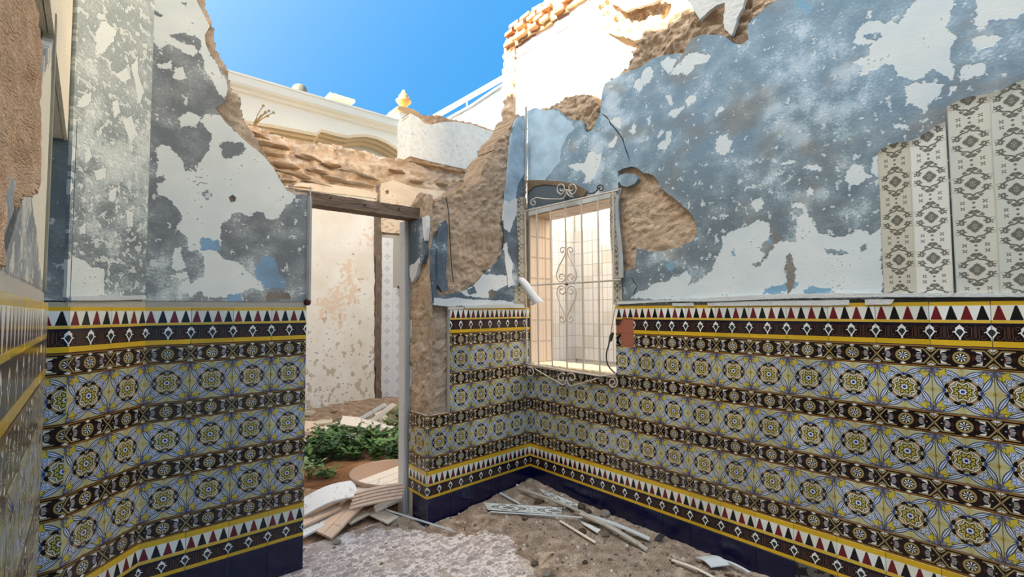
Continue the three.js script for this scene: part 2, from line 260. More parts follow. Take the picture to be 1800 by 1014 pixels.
const TINT = [0xffffff, 0xf2efe8, 0xfaf6ea, 0xe9e8e2];
const GL = { cap: TINT.map((t) => glaze(capTopTex, t)), low: TINT.map((t) => glaze(capLowTex, t)), star: TINT.map((t) => glaze(rosetteTex, t)), border: TINT.map((t) => glaze(borderTex, t)), navy: [glaze(navyTex, 0xffffff, 0.16), glaze(navyTex, 0xe6e6ee, 0.22)], worn: [glaze(wornTex, 0xffffff, 0.5)] };
const M = {};
const grainTex = repeat(dataTex(512, 512, (x, y, c) => { const n = 0.5 + 0.5 * wrapFbm(x / 16, y / 16, 32, 5); c[0] = c[1] = c[2] = 255 * n; }, false), 0.25);
M.biscuit = std({ color: 0xa4624a, bumpMap: grainTex, bumpScale: 0.002 });
M.mortar = std({ color: 0xb7b0a2, bumpMap: grainTex, bumpScale: 0.002 });

const tileGeos = {};
function tileGeo(w, h, u0, u1, vkeep = 1) {                                // a pressed tile, 8 mm thick, rim eased; u0..u1 is the stretch of the print it keeps
  const key = [w, h, u0, u1, vkeep].map((v) => v.toFixed(4)).join(); if (tileGeos[key]) return tileGeos[key];
  const e = 0.0012, t = 0.008, pos = [], uv = [], g0 = 0.001;
  const P = (x, y, z) => { pos.push(x, y, z); uv.push(u0 + (u1 - u0) * x / w, 1 - vkeep + vkeep * y / h); };
  const quad = (a, b, c, d) => { P(...a); P(...b); P(...c); P(...a); P(...c); P(...d); };
  const ring = (i, z) => [[i, i, z], [w - i, i, z], [w - i, h - i, z], [i, h - i, z]], A = ring(e + g0, t), B = ring(g0, t - 0.001), C = ring(g0, 0);
  quad(...A); for (let k = 0; k < 4; k++) { const j = (k + 1) % 4; quad(B[k], B[j], A[j], A[k]); quad(C[k], C[j], B[j], B[k]); }
  const g = new THREE.BufferGeometry(); g.setAttribute('position', new THREE.Float32BufferAttribute(pos, 3)); g.setAttribute('uv', new THREE.Float32BufferAttribute(uv, 2)); g.computeVertexNormals(); return (tileGeos[key] = g);
}
// rows from the floor up: height, print, share of print left when a row is cut at the floor
const CAP_TOP = 1.6005;
const ROWS = [[0, 0.2, 'navy'], [0.2, 0.2, 'low'], [0.4, 0.1, 'border'], [0.5, 0.2, 'star'], [0.7, 0.1, 'border'], [0.8, 0.2, 'star'], [1.0, 0.1, 'border'], [1.1, 0.2, 'star'], [1.3, 0.1, 'border'], [1.4, 0.2, 'cap']];
// columns: [s, width, u0, u1]; skip(row, column) leaves a tile out
function dado(group, cols, skip = () => 0, tweak = () => null, seed = 3) {
  const r = rand(seed);
  cols.forEach(([s, w, u0, u1], ci) => ROWS.forEach(([h, hh, kind], ri) => {
    const v = r(), v2 = r(), v3 = r(); if (skip(ri, ci)) return;
    const m = mesh('tile', tileGeo(w, hh, u0, u1), (tweak(ri, ci) ?? GL[kind])[Math.floor(v * (tweak(ri, ci) ?? GL[kind]).length)], group);
    m.position.set(s, h + CAP_TOP - 1.6, 0.0005 + v2 * 0.0012); m.rotation.set((v3 - 0.5) * 0.006, (v2 - 0.5) * 0.006, 0);
  }));
}
const fullCols = (s0, n, w) => Array.from({ length: n }, (_, i) => [s0 + i * w, w, 0, 1]);
// printed paper, wood, floor and the other faces
const wallpaperTex = canvasTex(256, 384, (c, w, h) => {
  c.fillStyle = '#d8d8cf'; c.fillRect(0, 0, w, h); c.lineCap = c.lineJoin = 'round'; const ink = '#6f6d64', pale = '#9b998e';
  c.translate(w / 2, h / 2); c.fillStyle = '#c9c9be'; c.fillRect(-w / 2, -h / 2, 7, h); c.fillRect(w / 2 - 7, -h / 2, 7, h);
  const sc = [1, 1]; 
  for (const sy of [-1, 1]) for (const sx of [-1, 1]) {
    c.save(); c.scale(sx * 1.1, sy); c.strokeStyle = c.fillStyle = ink;
    c.lineWidth = 13; c.beginPath(); c.moveTo(0, 112); c.bezierCurveTo(14, 74, 36, 96, 56, 74); c.bezierCurveTo(74, 54, 60, 40, 50, 46); c.stroke();
    c.lineWidth = 11; c.beginPath(); c.moveTo(60, 72); c.bezierCurveTo(84, 58, 88, 20, 66, 22); c.bezierCurveTo(56, 24, 60, 36, 66, 34); c.stroke();
    for (const [x, y, a, l] of [[28, 100, 0.4, 16], [44, 94, 0.9, 13], [72, 62, 0.2, 14], [84, 44, -0.2, 13], [86, 28, -0.5, 12], [22, 118, 0.8, 14], [36, 112, 0.2, 12], [10, 128, 1.2, 14]]) { c.save(); c.translate(x, y); c.rotate(a); c.beginPath(); c.ellipse(l * 0.5, 0, l * 0.75, 5.6, 0, 0, 7); c.fill(); c.restore(); }
    c.beginPath(); c.ellipse(15, 132, 13, 18, 0.6, 0, 7); c.fill(); c.beginPath(); c.moveTo(0, 118); c.lineTo(16, 112); c.lineTo(10, 134); c.lineTo(0, 146); c.fill();
    c.fillStyle = pale; for (const [x, y] of [[100, 52], [94, 70], [104, 64]]) { c.beginPath(); c.ellipse(x, y, 5, 3, 0.6, 0, 7); c.fill(); }
    c.restore();
  }
  c.fillStyle = ink; c.beginPath(); for (let i = 0; i < 40; i++) { const a = i / 40 * Math.PI * 2, r = (i % 2 ? 38 : 48) + 6 * Math.cos(4 * a); c[i ? 'lineTo' : 'moveTo'](r * Math.cos(a), r * 1.12 * Math.sin(a)); } c.fill();
  c.fillStyle = '#a9a79b'; for (const [x, y] of [[0, 0], [11, 11], [-11, 11], [11, -11], [-11, -11], [0, 20], [0, -20]]) { c.beginPath(); c.moveTo(x, y - 7); c.lineTo(x + 7, y); c.lineTo(x, y + 7); c.lineTo(x - 7, y); c.fill(); }
  c.fillStyle = pale; for (const sy of [-1, 1]) { for (const [x, y] of [[0, 128], [-5, 122], [5, 122]]) { c.beginPath(); c.arc(x, sy * y, 3.6, 0, 7); c.fill(); } c.fillStyle = ink; c.beginPath(); c.moveTo(0, sy * 158); c.lineTo(13, sy * 172); c.lineTo(0, sy * 182); c.lineTo(-13, sy * 172); c.fill(); for (const sx of [-1, 1]) for (let k = 0; k < 4; k++) { const a = k * Math.PI / 2 + 0.78; c.beginPath(); c.ellipse(sx * 66 + 11 * Math.cos(a), sy * 166 + 11 * Math.sin(a), 9, 4.5, a, 0, 7); c.fill(); } c.fillStyle = pale; }
});
const peachTex = canvasTex(128, 256, (c, w, h) => { c.fillStyle = '#e7d5c2'; c.fillRect(0, 0, w, h); c.strokeStyle = '#8f7c68'; c.lineWidth = 3; c.strokeRect(8, 8, w - 16, h - 16); c.lineWidth = 2; c.beginPath(); c.moveTo(w * 0.62, 0); c.lineTo(w * 0.62, h); c.stroke(); });
const whiteTileTex = canvasTex(128, 256, (c, w, h) => { c.fillStyle = '#eeede9'; c.fillRect(0, 0, w, h); c.strokeStyle = '#b4b2aa'; c.lineWidth = 3; c.beginPath(); c.moveTo(w / 2, 0); c.lineTo(w / 2, h); c.stroke(); c.lineWidth = 3; c.strokeRect(3, 3, w - 6, h - 6); });
const diamondTex = canvasTex(128, 128, (c, w) => { c.fillStyle = '#e6e4e0'; c.fillRect(0, 0, w, w); c.strokeStyle = '#a3a3a8'; c.lineWidth = 5; c.translate(64, 64); c.rotate(Math.PI / 4); c.strokeRect(-17, -17, 34, 34); c.lineWidth = 3; c.strokeRect(-7, -7, 14, 14); for (let k = 0; k < 4; k++) { c.rotate(Math.PI / 2); c.beginPath(); c.moveTo(17, 17); c.lineTo(27, 27); c.stroke(); } });
M.diamond = glaze(diamondTex, 0xffffff, 0.3);
const woodTex = repeat(dataTex(512, 512, (x, y, c) => { const n = wrapFbm(x / 8, y / 128 + 3, 64, 4), k = clamp(0.5 + n * 0.8); mix3(c, [96, 78, 64], [150, 130, 110], k); const kn = wrapFbm(x / 3, y / 90, 170, 2); if (kn > 0.4) mix3(c, c.slice(), [58, 44, 36], 0.7); }), 0.5);
M.oldWood = std({ map: woodTex, bumpMap: woodTex, bumpScale: 0.004 });
M.paleWood = std({ map: repeat(dataTex(256, 512, (x, y, c) => { const n = wrapFbm(x / 6, y / 128, 42, 4), d = wrapFbm(x / 60, y / 60, 4, 4), k = clamp(0.6 + n * 0.5); mix3(c, [222, 202, 178], [246, 234, 215], k); if (d > 0.42) mix3(c, c.slice(), [176, 152, 126], 0.4); }), 0.4), roughness: 0.75 });
M.pinkWood = std({ map: M.paleWood.map, color: 0xf4e0d4, roughness: 0.7 });
M.painted = std({ map: repeat(dataTex(512, 512, (x, y, c) => { const d = wrapFbm(x / 70, y / 40, 7, 5), s = wrapFbm(x / 12, y / 9, 42, 3); mix3(c, [222, 219, 214], [232, 230, 226], clamp(0.5 + s)); if (d + s * 0.4 > 0.44) mix3(c, c.slice(), [184, 170, 154], 0.6); }), 0.6), roughness: 0.6 });
// terrazzo: grey-mauve and pale chips in a lilac-white ground
const terrazzoTex = repeat(dataTex(2048, 2048, (x, y, c) => {
  const sx = x / 2048 * 1.6, sy = y / 2048 * 1.6, w1 = 0.1 * noise(sx * 70, sy * 70), a = cell(sx / 0.052 + w1, sy / 0.043 + 0.1 * noise(sx * 72 + 5, sy * 70)), b = cell(sx / 0.026 + 41.3 + w1, sy / 0.023 + 9.7), e = cell(sx / 0.011 + 7.1, sy / 0.011 + 3.3);
  const n = fbm(sx * 4, sy * 4, 3), chip = (id) => mix3(c, [150, 136, 131], [190, 176, 168], (id * 7 % 11) / 10);
  c[0] = 224 + 12 * n; c[1] = 212 + 12 * n; c[2] = 204 + 12 * n;
  if (e[2] > 120 && e[1] - e[0] > 0.2) mix3(c, c.slice(), e[2] > 200 ? [230, 225, 220] : [172, 160, 156], 0.7);
  if (b[2] > 120 && b[1] - b[0] > 0.17) chip(b[2]);
  if (a[2] > 130 && a[1] - a[0] > 0.13) { chip(a[2]); c[0] += 12 * noise(x / 5, y / 5); c[1] += 10 * noise(x / 5, y / 5); }
  const d = fbm(sx * 2.1 + 7, sy * 2.3, 5) + 0.35 * noise(sx * 55, sy * 60); if (d > 0.2) mix3(c, c.slice(), [168, 150, 132], clamp((d - 0.2) * 2, 0, 0.55));
}), 1.6);
M.terrazzo = new THREE.MeshPhysicalMaterial({ map: terrazzoTex, roughness: 0.6 });
M.dirt = std({ map: repeat(dataTex(1024, 1024, (x, y, c) => {
  const n = wrapFbm(x / 128, y / 128, 8, 6), b = cell(x / 13, y / 12), s = noise(x / 4, y / 4); mix3(c, [128, 107, 88], [192, 171, 148], clamp(0.5 + n * 0.9));
  if (b[2] > 190 && b[0] < 0.36) mix3(c, c.slice(), b[2] > 230 ? [208, 198, 184] : [92, 76, 62], 0.8); if (s > 0.5) mix3(c, c.slice(), [196, 182, 164], 0.5);
}), 0.7), bumpMap: grainTex, bumpScale: 0.004, roughness: 1 });
// ---------------------------------------------------------------- wall frames
const WR = new Wall(2.8766, 3.0694, 0, -1);                                // right wall, from the far corner towards the viewer
const WB = new Wall(1.8077, 3.0295, 0.9993, 0.0374);                       // back wall, right of the doorway
const WV = new Wall(1.8077, 3.31, 0, -1);                                  // the doorway's right reveal
const WL = new Wall(0.1568, 3.0853, 0.99985, -0.0171);                     // back wall, left of the doorway
const WF = new Wall(-0.1208, 2.7804, 0.2776, 0.3049);                      // canted wall across the corner
const WW = new Wall(-0.0925, 0, -0.019, 1);                                // left wall
const WJ = new Wall(-0.72, 2.785, 1, 0);                                   // far jamb of the left opening
const WY = new Wall(-2.6, 7.0, 1, 0);                                      // ruined wall across the yard
const WH = new Wall(-2.6, 9.5, 1, 0);                                      // the house behind
const WK = new Wall(4.6, 5.45, 0, -1);                                     // far wall of the room beyond the window
const B_LEN = 1.0696, L_LEN = 0.8, F_LEN = 0.4123;

// earth and rubble
const earthTex = repeat(dataTex(1024, 1024, (x, y, c) => {
  const n = wrapFbm(x / 128, y / 128, 8, 5), f = wrapFbm(x / 10, y / 7, 102, 3), t = clamp(0.5 + n * 0.9), g = clamp(0.5 + f * 1.1);
  mix3(c, [162, 136, 110], [224, 201, 174], t * 0.5 + g * 0.5); const straw = noise(x / 22 + n * 2, y / 5); if (straw > 0.42) mix3(c, c.slice(), [222, 200, 166], 0.5); if (noise(x / 5.3, y / 6.1) > 0.5) mix3(c, c.slice(), [226, 210, 186], 0.6); if (noise(x / 6.3 + 50, y / 5.1) > 0.52) mix3(c, c.slice(), [104, 78, 56], 0.6);
}), 0.6);
const earthBump = repeat(dataTex(1024, 1024, (x, y, c) => { const n = wrapFbm(x / 64, y / 52, 16, 4), b = cell(x / 26, y / 20), b2 = cell(x / 11 + 50, y / 9); const st = wrapFbm(x / 14, y / 5, 73, 2); c[0] = c[1] = c[2] = 122 + 80 * n + 22 * (0.5 - b[0]) + 14 * (0.5 - b2[0]) + 40 * st; }, false), 0.6);
M.earth = std({ map: earthTex, bumpMap: earthBump, bumpScale: 0.014, roughness: 1 });
M.earthWarm = std({ map: earthTex, color: 0xffeedc, bumpMap: earthBump, bumpScale: 0.014, roughness: 1 });
const sunk = (v, top = -0.014) => (v > top ? top + (v - top) * 0.2 : v);
function rubble(amp, size, base = 0) { return (x, y) => { const a = cell(x / size + 0.3 * noise(x * 5, y * 5), y / size * 1.5 + 0.3 * noise(x * 6 + 9, y * 6)), st = smooth(0.02, 0.35, a[1] - a[0]); return base + amp * (0.9 * fbm(x * 3.4, y * 4.2, 5) + 0.24 * (st - 0.6) * (a[2] / 200) + 0.55 * fbm(x * 13, y * 16, 4) - 0.5 * Math.max(0, 0.25 - Math.abs(fbm(x * 7 + 3, y * 9, 3)) * 2)); }; }

// Flaking paint: traced flakes and patches (in wall metres), torn by noise; colour and a height for the relief.
function paintwork(w, h, s0, h0, wm, hm, patches, pal, seed, opt = {}) {
  const cv = document.createElement('canvas'); cv.width = w; cv.height = h; const c = cv.getContext('2d'); c.fillStyle = '#000'; c.fillRect(0, 0, w, h);
  for (const [kind, poly] of patches) { c.fillStyle = { white: '#ff0000', blue: '#00ff00', dark: '#0000ff', stain: '#ff00ff' }[kind]; c.beginPath(); poly.forEach(([x, y], i) => c[i ? 'lineTo' : 'moveTo']((x - s0) / wm * w, (1 - (y - h0) / hm) * h)); c.closePath(); c.fill(); }
  const m = c.getImageData(0, 0, w, h).data, col = new Uint8Array(w * h * 4), hgt = new Uint8Array(w * h * 4), o = [0, 0, 0], amp = opt.amp ?? 0.02;
  for (let y = 0; y < h; y++) for (let x = 0; x < w; x++) {
    const s = s0 + (x + 0.5) / w * wm, q = h0 + (y + 0.5) / h * hm;
    const e1 = noise(s * 62, q * 66), e2 = noise(s * 130 + 4, q * 140), dx = amp * (fbm(s * 9 + seed, q * 9, 3) + 0.5 * e1 + 0.3 * e2), dy = amp * (fbm(s * 9 + 40, q * 9 + seed, 3) + 0.5 * noise(s * 62 + 7, q * 60) + 0.3 * noise(s * 135 + 7, q * 140));
    const mx = clamp(Math.round((s + dx - s0) / wm * w), 0, w - 1), my = clamp(Math.round((1 - (q + dy - h0) / hm) * h), 0, h - 1), k = (my * w + mx) * 4;
    const big = fbm(s * 1.6 + seed * 3, q * 1.6, 3), mid = fbm(s * 7 + seed, q * 8, 4), fine = noise(s * 70, q * 85 + seed) + 0.6 * noise(s * 160, q * 190), streak = noise(s * 24 + seed, q * 1.3);
    const wear = mid + 0.5 * fine + big * 0.5, R = m[k] > 127, G = m[k + 1] > 127, Bm = m[k + 2] > 127;
    const [white, light, midc, dark, blue] = (opt.at ? opt.at(s, q) : pal);
    const scr = noise(s * 38 + seed, q * 150) * 0.6 + noise(s * 90, q * 300) * 0.4, lv = big * 0.9 + mid * 0.7 + streak * 0.25 - (opt.lightAt ?? 0.3);
    mix3(o, dark, midc, clamp(0.5 + mid * 1.2 + big * 0.8 + fine * 0.4));
    if (lv + fine * 0.42 + scr * 0.2 > 0) mix3(o, o.slice(), light, clamp(0.4 + lv * 1.6, 0.25, 0.9));
    if (mid * 0.5 + fine * 0.75 + scr * 0.35 + lv * 0.5 > 0.42) mix3(o, o.slice(), white, 0.5);
    if (opt.soil) { const t = smooth(0.05, 0.5, fbm(s * 2.3 + 31, q * 3.1 + 7, 4) + 0.3 * fine); mix3(o, o.slice(), opt.soil, 0.5 * t); }
    let up = 0.55 + 0.12 * mid + 0.10 * fine, flake = 0;
    const ff = opt.flakeF ?? 1, fl = fbm(s * 17 * ff + seed, q * 15 * ff, 3) + 0.35 * fine; if (fl > (opt.flakeAt ?? 0.5) - (opt.flakes ? opt.flakes(s, q) : 0)) { mix3(o, o.slice(), white, 0.8); up -= 0.16; flake = 1; }
    if (fine + mid * 0.6 > 0.95) mix3(o, o.slice(), white, 0.45);
    if (R && !Bm) { const t = clamp(0.86 + 0.35 * big + 0.2 * mid + 0.08 * scr); mix3(o, light, white, t); if (e1 + 0.6 * mid > 0.66) mix3(o, o.slice(), dark, 0.55); up = 0.25 + 0.05 * mid + 0.03 * fine + 0.05 * scr; }
    if (G && !R) { mix3(o, o.slice(), blue, 0.75 + 0.25 * mid); up = 0.4 + 0.06 * fine; }
    if (R && Bm) { mix3(o, o.slice(), [134, 112, 88], clamp(0.55 + mid)); up -= 0.1; }
    const i = (y * w + x) * 4; col[i] = clamp(o[0], 0, 255); col[i + 1] = clamp(o[1], 0, 255); col[i + 2] = clamp(o[2], 0, 255); col[i + 3] = 255; hgt[i] = hgt[i + 1] = hgt[i + 2] = clamp(up * 255, 0, 255); hgt[i + 3] = 255;
  }
  const T = (d, srgb) => { const t = new THREE.DataTexture(d, w, h); t.magFilter = t.minFilter = THREE.LinearFilter; if (srgb) t.colorSpace = THREE.SRGBColorSpace; t.needsUpdate = true; return t; };
  return std({ map: T(col, true), bumpMap: T(hgt, false), bumpScale: opt.bump ?? 0.006, roughness: 0.85 });
}

// ================================================================ RIGHT WALL
{
  const g = WR.group('wall_right'), LEN = 4.3, TOP = 4.25, P = (l) => WR.pts(l);
  // outline of the whole body (broken top on the left, unseen right end raised to bounce sun into the room) and of the window opening
  const winL = WR.px(924, 600)[0] + 0.02, winR = WR.px(1084, 600)[0], winB = 1.104, winT = 2.43;
  const opening = [[0.012, winB], [winR, winB], [winR, winT], [0.012, winT]];
  const body = [[0, 0], [LEN, 0], [LEN, 5.5], [2.1, 5.5], [1.85, 4.9], [1.6, 4.6], [1.2, 4.4], ...P([1046, -30, 1047, 20, 1050, 40, 1060, 52, 1072, 58, 1090, 60, 1104, 66, 1115, 75, 1100, 85, 1110, 95, 1103, 108, 1090, 125, 1086, 132, 1065, 135, 1056, 150, 1052, 195, 1045, 180, 1035, 165, 1020, 163, 1000, 165, 985, 168, 968, 183, 962, 187, 942, 190, 930, 194]), [0, WR.px(921, 203)[1]]];
  const relief = rubble(0.05, 0.1, -0.045), soft = (x, y) => y > 2.9 && x > 0.35 ? relief(x, y) * (x > 0.75 ? 1.25 : 1) : -0.034 + 0.016 * fbm(x * 6, y * 8, 4) + 0.013 * fbm(x * 26, y * 30, 3);
  mesh('adobe_core', roughSlab(body, [opening], 0.3, 0.0125, soft), M.earth, g);

  // the plaster coat with its torn upper edge, the holes down to the earth and the two cracks
  const edge = P([921, 198, 930, 194, 942, 190, 960, 195, 976, 190, 990, 202, 1004, 211, 1024, 212, 1027, 229, 1032, 233, 1043, 227, 1049, 209, 1055, 198, 1056, 174, 1062, 147, 1087, 133, 1126, 118, 1147, 103, 1168, 97, 1195, 93, 1202, 94, 1207, 78, 1220, 65, 1240, 60, 1273, 62, 1285, 72, 1305, 80, 1315, 70, 1315, 43, 1340, 17, 1366, 0, 1384, -22]);
  const upper = [[0, winT], ...rag([[0, WR.px(921, 198)[1]], ...edge.slice(1)], 0.02, 0.008, 16, 0, true)];
  const outline = [...upper, [edge[edge.length - 1][0] + 0.05, TOP], [2.2, 4.6], [2.3, 5.3], [LEN, 5.3], [LEN, CAP_TOP + 0.008], [winR + 0.005, CAP_TOP + 0.008], [winR + 0.005, winT + 0.005], [0.0, winT + 0.005]];
  const hole = rag(P([1085, 302, 1096, 296, 1109, 293, 1121, 296, 1131, 305, 1141, 304, 1150, 309, 1157, 318, 1157, 325, 1172, 339, 1187, 350, 1206, 366, 1219, 384, 1225, 400, 1225, 415, 1217, 423, 1196, 433, 1168, 442, 1140, 442, 1120, 436, 1118, 450, 1116, 470, 1094, 480, 1087, 420, 1087, 360]), 0.012, 0.01, 18);
  const crack = (l, wd) => { const a = [], b = [], q = P(l); q.forEach(([x, y], i) => { const [x0, y0] = q[Math.max(0, i - 1)], [x1, y1] = q[Math.min(q.length - 1, i + 1)], L = Math.hypot(x1 - x0, y1 - y0), w = wd * (i === 0 || i === q.length - 1 ? 0.25 : 0.7 + 0.6 * (i % 2)); a.push([x - (y1 - y0) / L * w, y + (x1 - x0) / L * w]); b.unshift([x + (y1 - y0) / L * w, y - (x1 - x0) / L * w]); }); return [...a, ...b]; };
  const crackA = crack([1058, 200, 1064, 204, 1070, 210, 1073, 218, 1080, 225, 1085, 231, 1090, 239, 1094, 243, 1097, 254, 1101, 266, 1105, 276, 1108, 288], 0.0055);
  const crackB = crack([1110, 486, 1114, 495, 1121, 503, 1116, 510, 1114, 518, 1114, 526], 0.004);
  const plaster = plate(outline, [hole, crackA, crackB], 0, 0.024);
  const W1 = 'white', pat = [
    [W1, P([1110, 522, 1122, 512, 1150, 500, 1180, 490, 1208, 478, 1216, 488, 1212, 500, 1235, 485, 1252, 478, 1262, 452, 1272, 432, 1268, 418, 1285, 412, 1300, 405, 1315, 395, 1332, 386, 1350, 392, 1352, 412, 1337, 440, 1347, 447, 1325, 462, 1330, 468, 1345, 455, 1372, 422, 1398, 424, 1400, 380, 1412, 377, 1410, 366, 1392, 362, 1397, 354, 1412, 356, 1420, 372, 1432, 382, 1435, 412, 1460, 412, 1494, 415, 1502, 402, 1522, 405, 1528, 415, 1552, 395, 1552, 526, 1108, 526])],
    [W1, P([1322, 360, 1330, 348, 1344, 352, 1341, 368, 1330, 376])], [W1, P([1370, 288, 1395, 276, 1398, 282, 1376, 290])], [W1, P([1418, 296, 1424, 288, 1442, 290, 1447, 298, 1430, 300])], [W1, P([1415, 336, 1424, 328, 1432, 334, 1430, 345, 1420, 342])],
    [W1, P([1483, 300, 1500, 290, 1512, 292, 1520, 306, 1536, 309, 1522, 313, 1516, 326, 1494, 325, 1482, 315])], [W1, P([1530, 300, 1534, 276, 1545, 270, 1546, 310, 1532, 306])],
    [W1, P([1498, 74, 1510, 52, 1524, 39, 1545, 35, 1556, 40, 1570, 34, 1578, 45, 1590, 25, 1596, 12, 1606, -6, 1678, -10, 1676, 25, 1668, 40, 1672, 58, 1680, 70, 1672, 100, 1676, 118, 1672, 140, 1662, 134, 1640, 120, 1622, 135, 1600, 140, 1574, 136, 1577, 118, 1560, 110, 1540, 122, 1512, 132, 1520, 112, 1500, 104, 1516, 98, 1532, 92, 1530, 80, 1512, 80])],
    [W1, P([1592, 148, 1615, 142, 1640, 146, 1656, 150, 1650, 172, 1634, 182, 1626, 196, 1605, 182, 1592, 178])], [W1, P([1712, -8, 1760, -10, 1800, -10, 1800, 22, 1768, 34, 1740, 42, 1720, 55, 1710, 40, 1716, 20])], [W1, P([1715, 62, 1745, 60, 1756, 66, 1748, 80, 1722, 86, 1712, 72])], [W1, P([1684, 120, 1700, 114, 1735, 112, 1736, 132, 1700, 140, 1692, 138])], [W1, P([1670, 150, 1688, 148, 1672, 166])], [W1, P([1570, 218, 1598, 220, 1598, 230, 1578, 226])], [W1, P([1524, 22, 1532, 20, 1530, 32, 1521, 32])],
    [W1, P([1111, 156, 1116, 144, 1127, 136, 1132, 124, 1140, 116, 1148, 120, 1150, 132, 1140, 146, 1130, 154, 1122, 166, 1118, 160])], [W1, P([1160, 108, 1172, 100, 1186, 104, 1184, 120, 1174, 128, 1164, 118])], [W1, P([1178, 130, 1190, 112, 1212, 96, 1230, 92, 1248, 98, 1240, 112, 1220, 116, 1206, 134, 1200, 126])], [W1, P([1172, 168, 1182, 168, 1182, 184, 1174, 182])], [W1, P([1174, 204, 1182, 192, 1198, 186, 1204, 188, 1196, 198, 1182, 208])], [W1, P([1202, 178, 1210, 170, 1222, 164, 1222, 176, 1210, 186])],
    [W1, P([1110, 226, 1114, 216, 1120, 220, 1118, 232, 1111, 234])], [W1, P([1138, 204, 1142, 202, 1144, 214, 1140, 222])], [W1, P([1154, 240, 1162, 230, 1166, 236, 1158, 242])], [W1, P([1157, 252, 1170, 246, 1172, 234, 1180, 230, 1178, 252, 1168, 264, 1158, 260])], [W1, P([1260, 252, 1264, 240, 1280, 234, 1282, 246, 1290, 248, 1284, 256, 1276, 272, 1262, 268])], [W1, P([1258, 198, 1268, 188, 1270, 196, 1262, 204])],
    [W1, P([1072, 212, 1082, 206, 1090, 204, 1092, 228, 1084, 222])], [W1, P([1068, 250, 1080, 238, 1084, 240, 1080, 256, 1070, 258])], [W1, P([1000, 292, 1012, 286, 1026, 288, 1036, 270, 1042, 262, 1048, 270, 1056, 268, 1054, 292, 1046, 306, 1034, 320, 1024, 322, 1030, 306, 1012, 298])],
    ['blue', P([915, 186, 962, 186, 985, 200, 1004, 214, 1010, 224, 1000, 234, 988, 258, 984, 284, 970, 300, 956, 322, 915, 322])], ['blue', P([1352, 418, 1358, 420, 1356, 430, 1346, 428])], ['blue', P([1285, 450, 1290, 438, 1292, 452])], ['blue', P([1345, 508, 1372, 498, 1404, 494, 1400, 506, 1372, 514, 1340, 516])], ['blue', P([1410, 510, 1430, 500, 1440, 506, 1462, 506, 1455, 516, 1415, 518])], ['blue', P([1168, 462, 1180, 458, 1186, 470, 1178, 480, 1170, 476])], ['blue', P([1396, 8, 1412, 0, 1430, 10, 1424, 26])],
    ['stain', P([1382, 450, 1390, 442, 1398, 470, 1396, 500, 1388, 520, 1380, 500])], ['dark', P([1450, 440, 1480, 438, 1490, 446, 1478, 452, 1456, 448])], ['dark', P([1512, 434, 1524, 428, 1526, 438, 1516, 442])], ['dark', P([1520, 62, 1546, 56, 1552, 64, 1540, 74, 1524, 70])],
  ];
  M.paintR = paintwork(2048, 2048, 0, 1.55, 4.3, 3.8, pat, null, 3, {
    amp: 0.022, bump: 0.006, soil: [126, 118, 108], flakeAt: 0.54, flakeF: 1.35, flakes: (s, q) => 0.14 * smooth(0.6, 1.6, s) * smooth(2.9, 2.2, q),
    at: (s, q) => { const t = smooth(2.0, 2.9, q + 0.25 * noise(s * 2, q * 2)); const L = (a, b) => [lerp(a[0], b[0], t), lerp(a[1], b[1], t), lerp(a[2], b[2], t)]; return [[214, 221, 220], L([170, 188, 196], [176, 198, 214]), L([138, 153, 159], [146, 170, 186]), L([106, 120, 127], [120, 146, 164]), s < 0.6 ? [186, 214, 232] : [122, 168, 196]]; },
  });
  mesh('plaster', uvs(plaster, 0, 1.55, 4.3, 3.8), M.paintR, g);
  // islands of whitewash left on the rubble
  for (const l of [[1207, -4, 1215, 8, 1222, 20, 1231, 36, 1247, 22, 1262, 10, 1276, 6, 1273, 40, 1275, 52, 1288, 62, 1296, 35, 1308, 15, 1311, -4], [1068, -6, 1075, 6, 1088, 12, 1100, 21, 1112, 16, 1122, 13, 1145, 8, 1172, -6]]) mesh('plaster', uvs(plate(rag(P(l), 0.015, 0.008, 20), [], 0.012, 0.03), 0, 1.55, 4.3, 3.8), M.whitewash ??= std({ color: 0xd4d6d2, bumpMap: grainTex, bumpScale: 0.004 }), g);
  // the chunk of painted plaster that hangs over the window's corner
  const chunk = rag(WR.pts([1086, 318, 1090, 308, 1104, 305, 1118, 307, 1122, 314, 1118, 322, 1104, 329, 1094, 326]), 0.008, 0.004, 30);
  const ch = mesh('plaster_chunk', uvs(plate(chunk, [], 0.03, 0.035), 0, 1.55, 4.3, 3.8), M.paintR, g); ch.rotation.y = 0.02;
  // backing of the dado, with the window cut out, and tiles in front of it
  mesh('mortar_bed', plate([[0, 0], [LEN, 0], [LEN, CAP_TOP + 0.006], [winR, CAP_TOP + 0.006], [winR, winB], [0, winB]], [], 0, 0.03), M.mortar, g);
  const cols = [[0, 0.1066, 0.467, 1], ...fullCols(0.1066, 20, 0.2)], wk = Math.floor((winR - 0.1066) / 0.2) + 1, wj = 0.1066 + (wk - 1) * 0.2, cut = (winR - wj) / 0.2;
  const skipR = (r, c) => (r >= 7 && c < wk) || (r >= 7 && c === wk) || (r === 7 && c <= wk);
  dado(g, cols, skipR, (r, c) => (r === 0 && (c === 11 || c === 12) ? GL.worn : null), 11);
  // the cut tiles beside the window
  const side = (name, poly, z, t, mat, h0, hh) => { const gg = plate(poly, [], z, t), p = gg.attributes.position, uv = gg.attributes.uv; for (let i = 0; i < p.count; i++) uv.setXY(i, (p.getX(i) - wj) / 0.2, (p.getY(i) - h0) / hh); return mesh(name, gg, mat, g); };
  const e = wj + 0.2 - 0.0006; side('tile', [[winR, 1.1005], [e, 1.1005], [e, 1.3], [winR, 1.3]], 0.009, 0.009, GL.star[0], 1.1, 0.2);
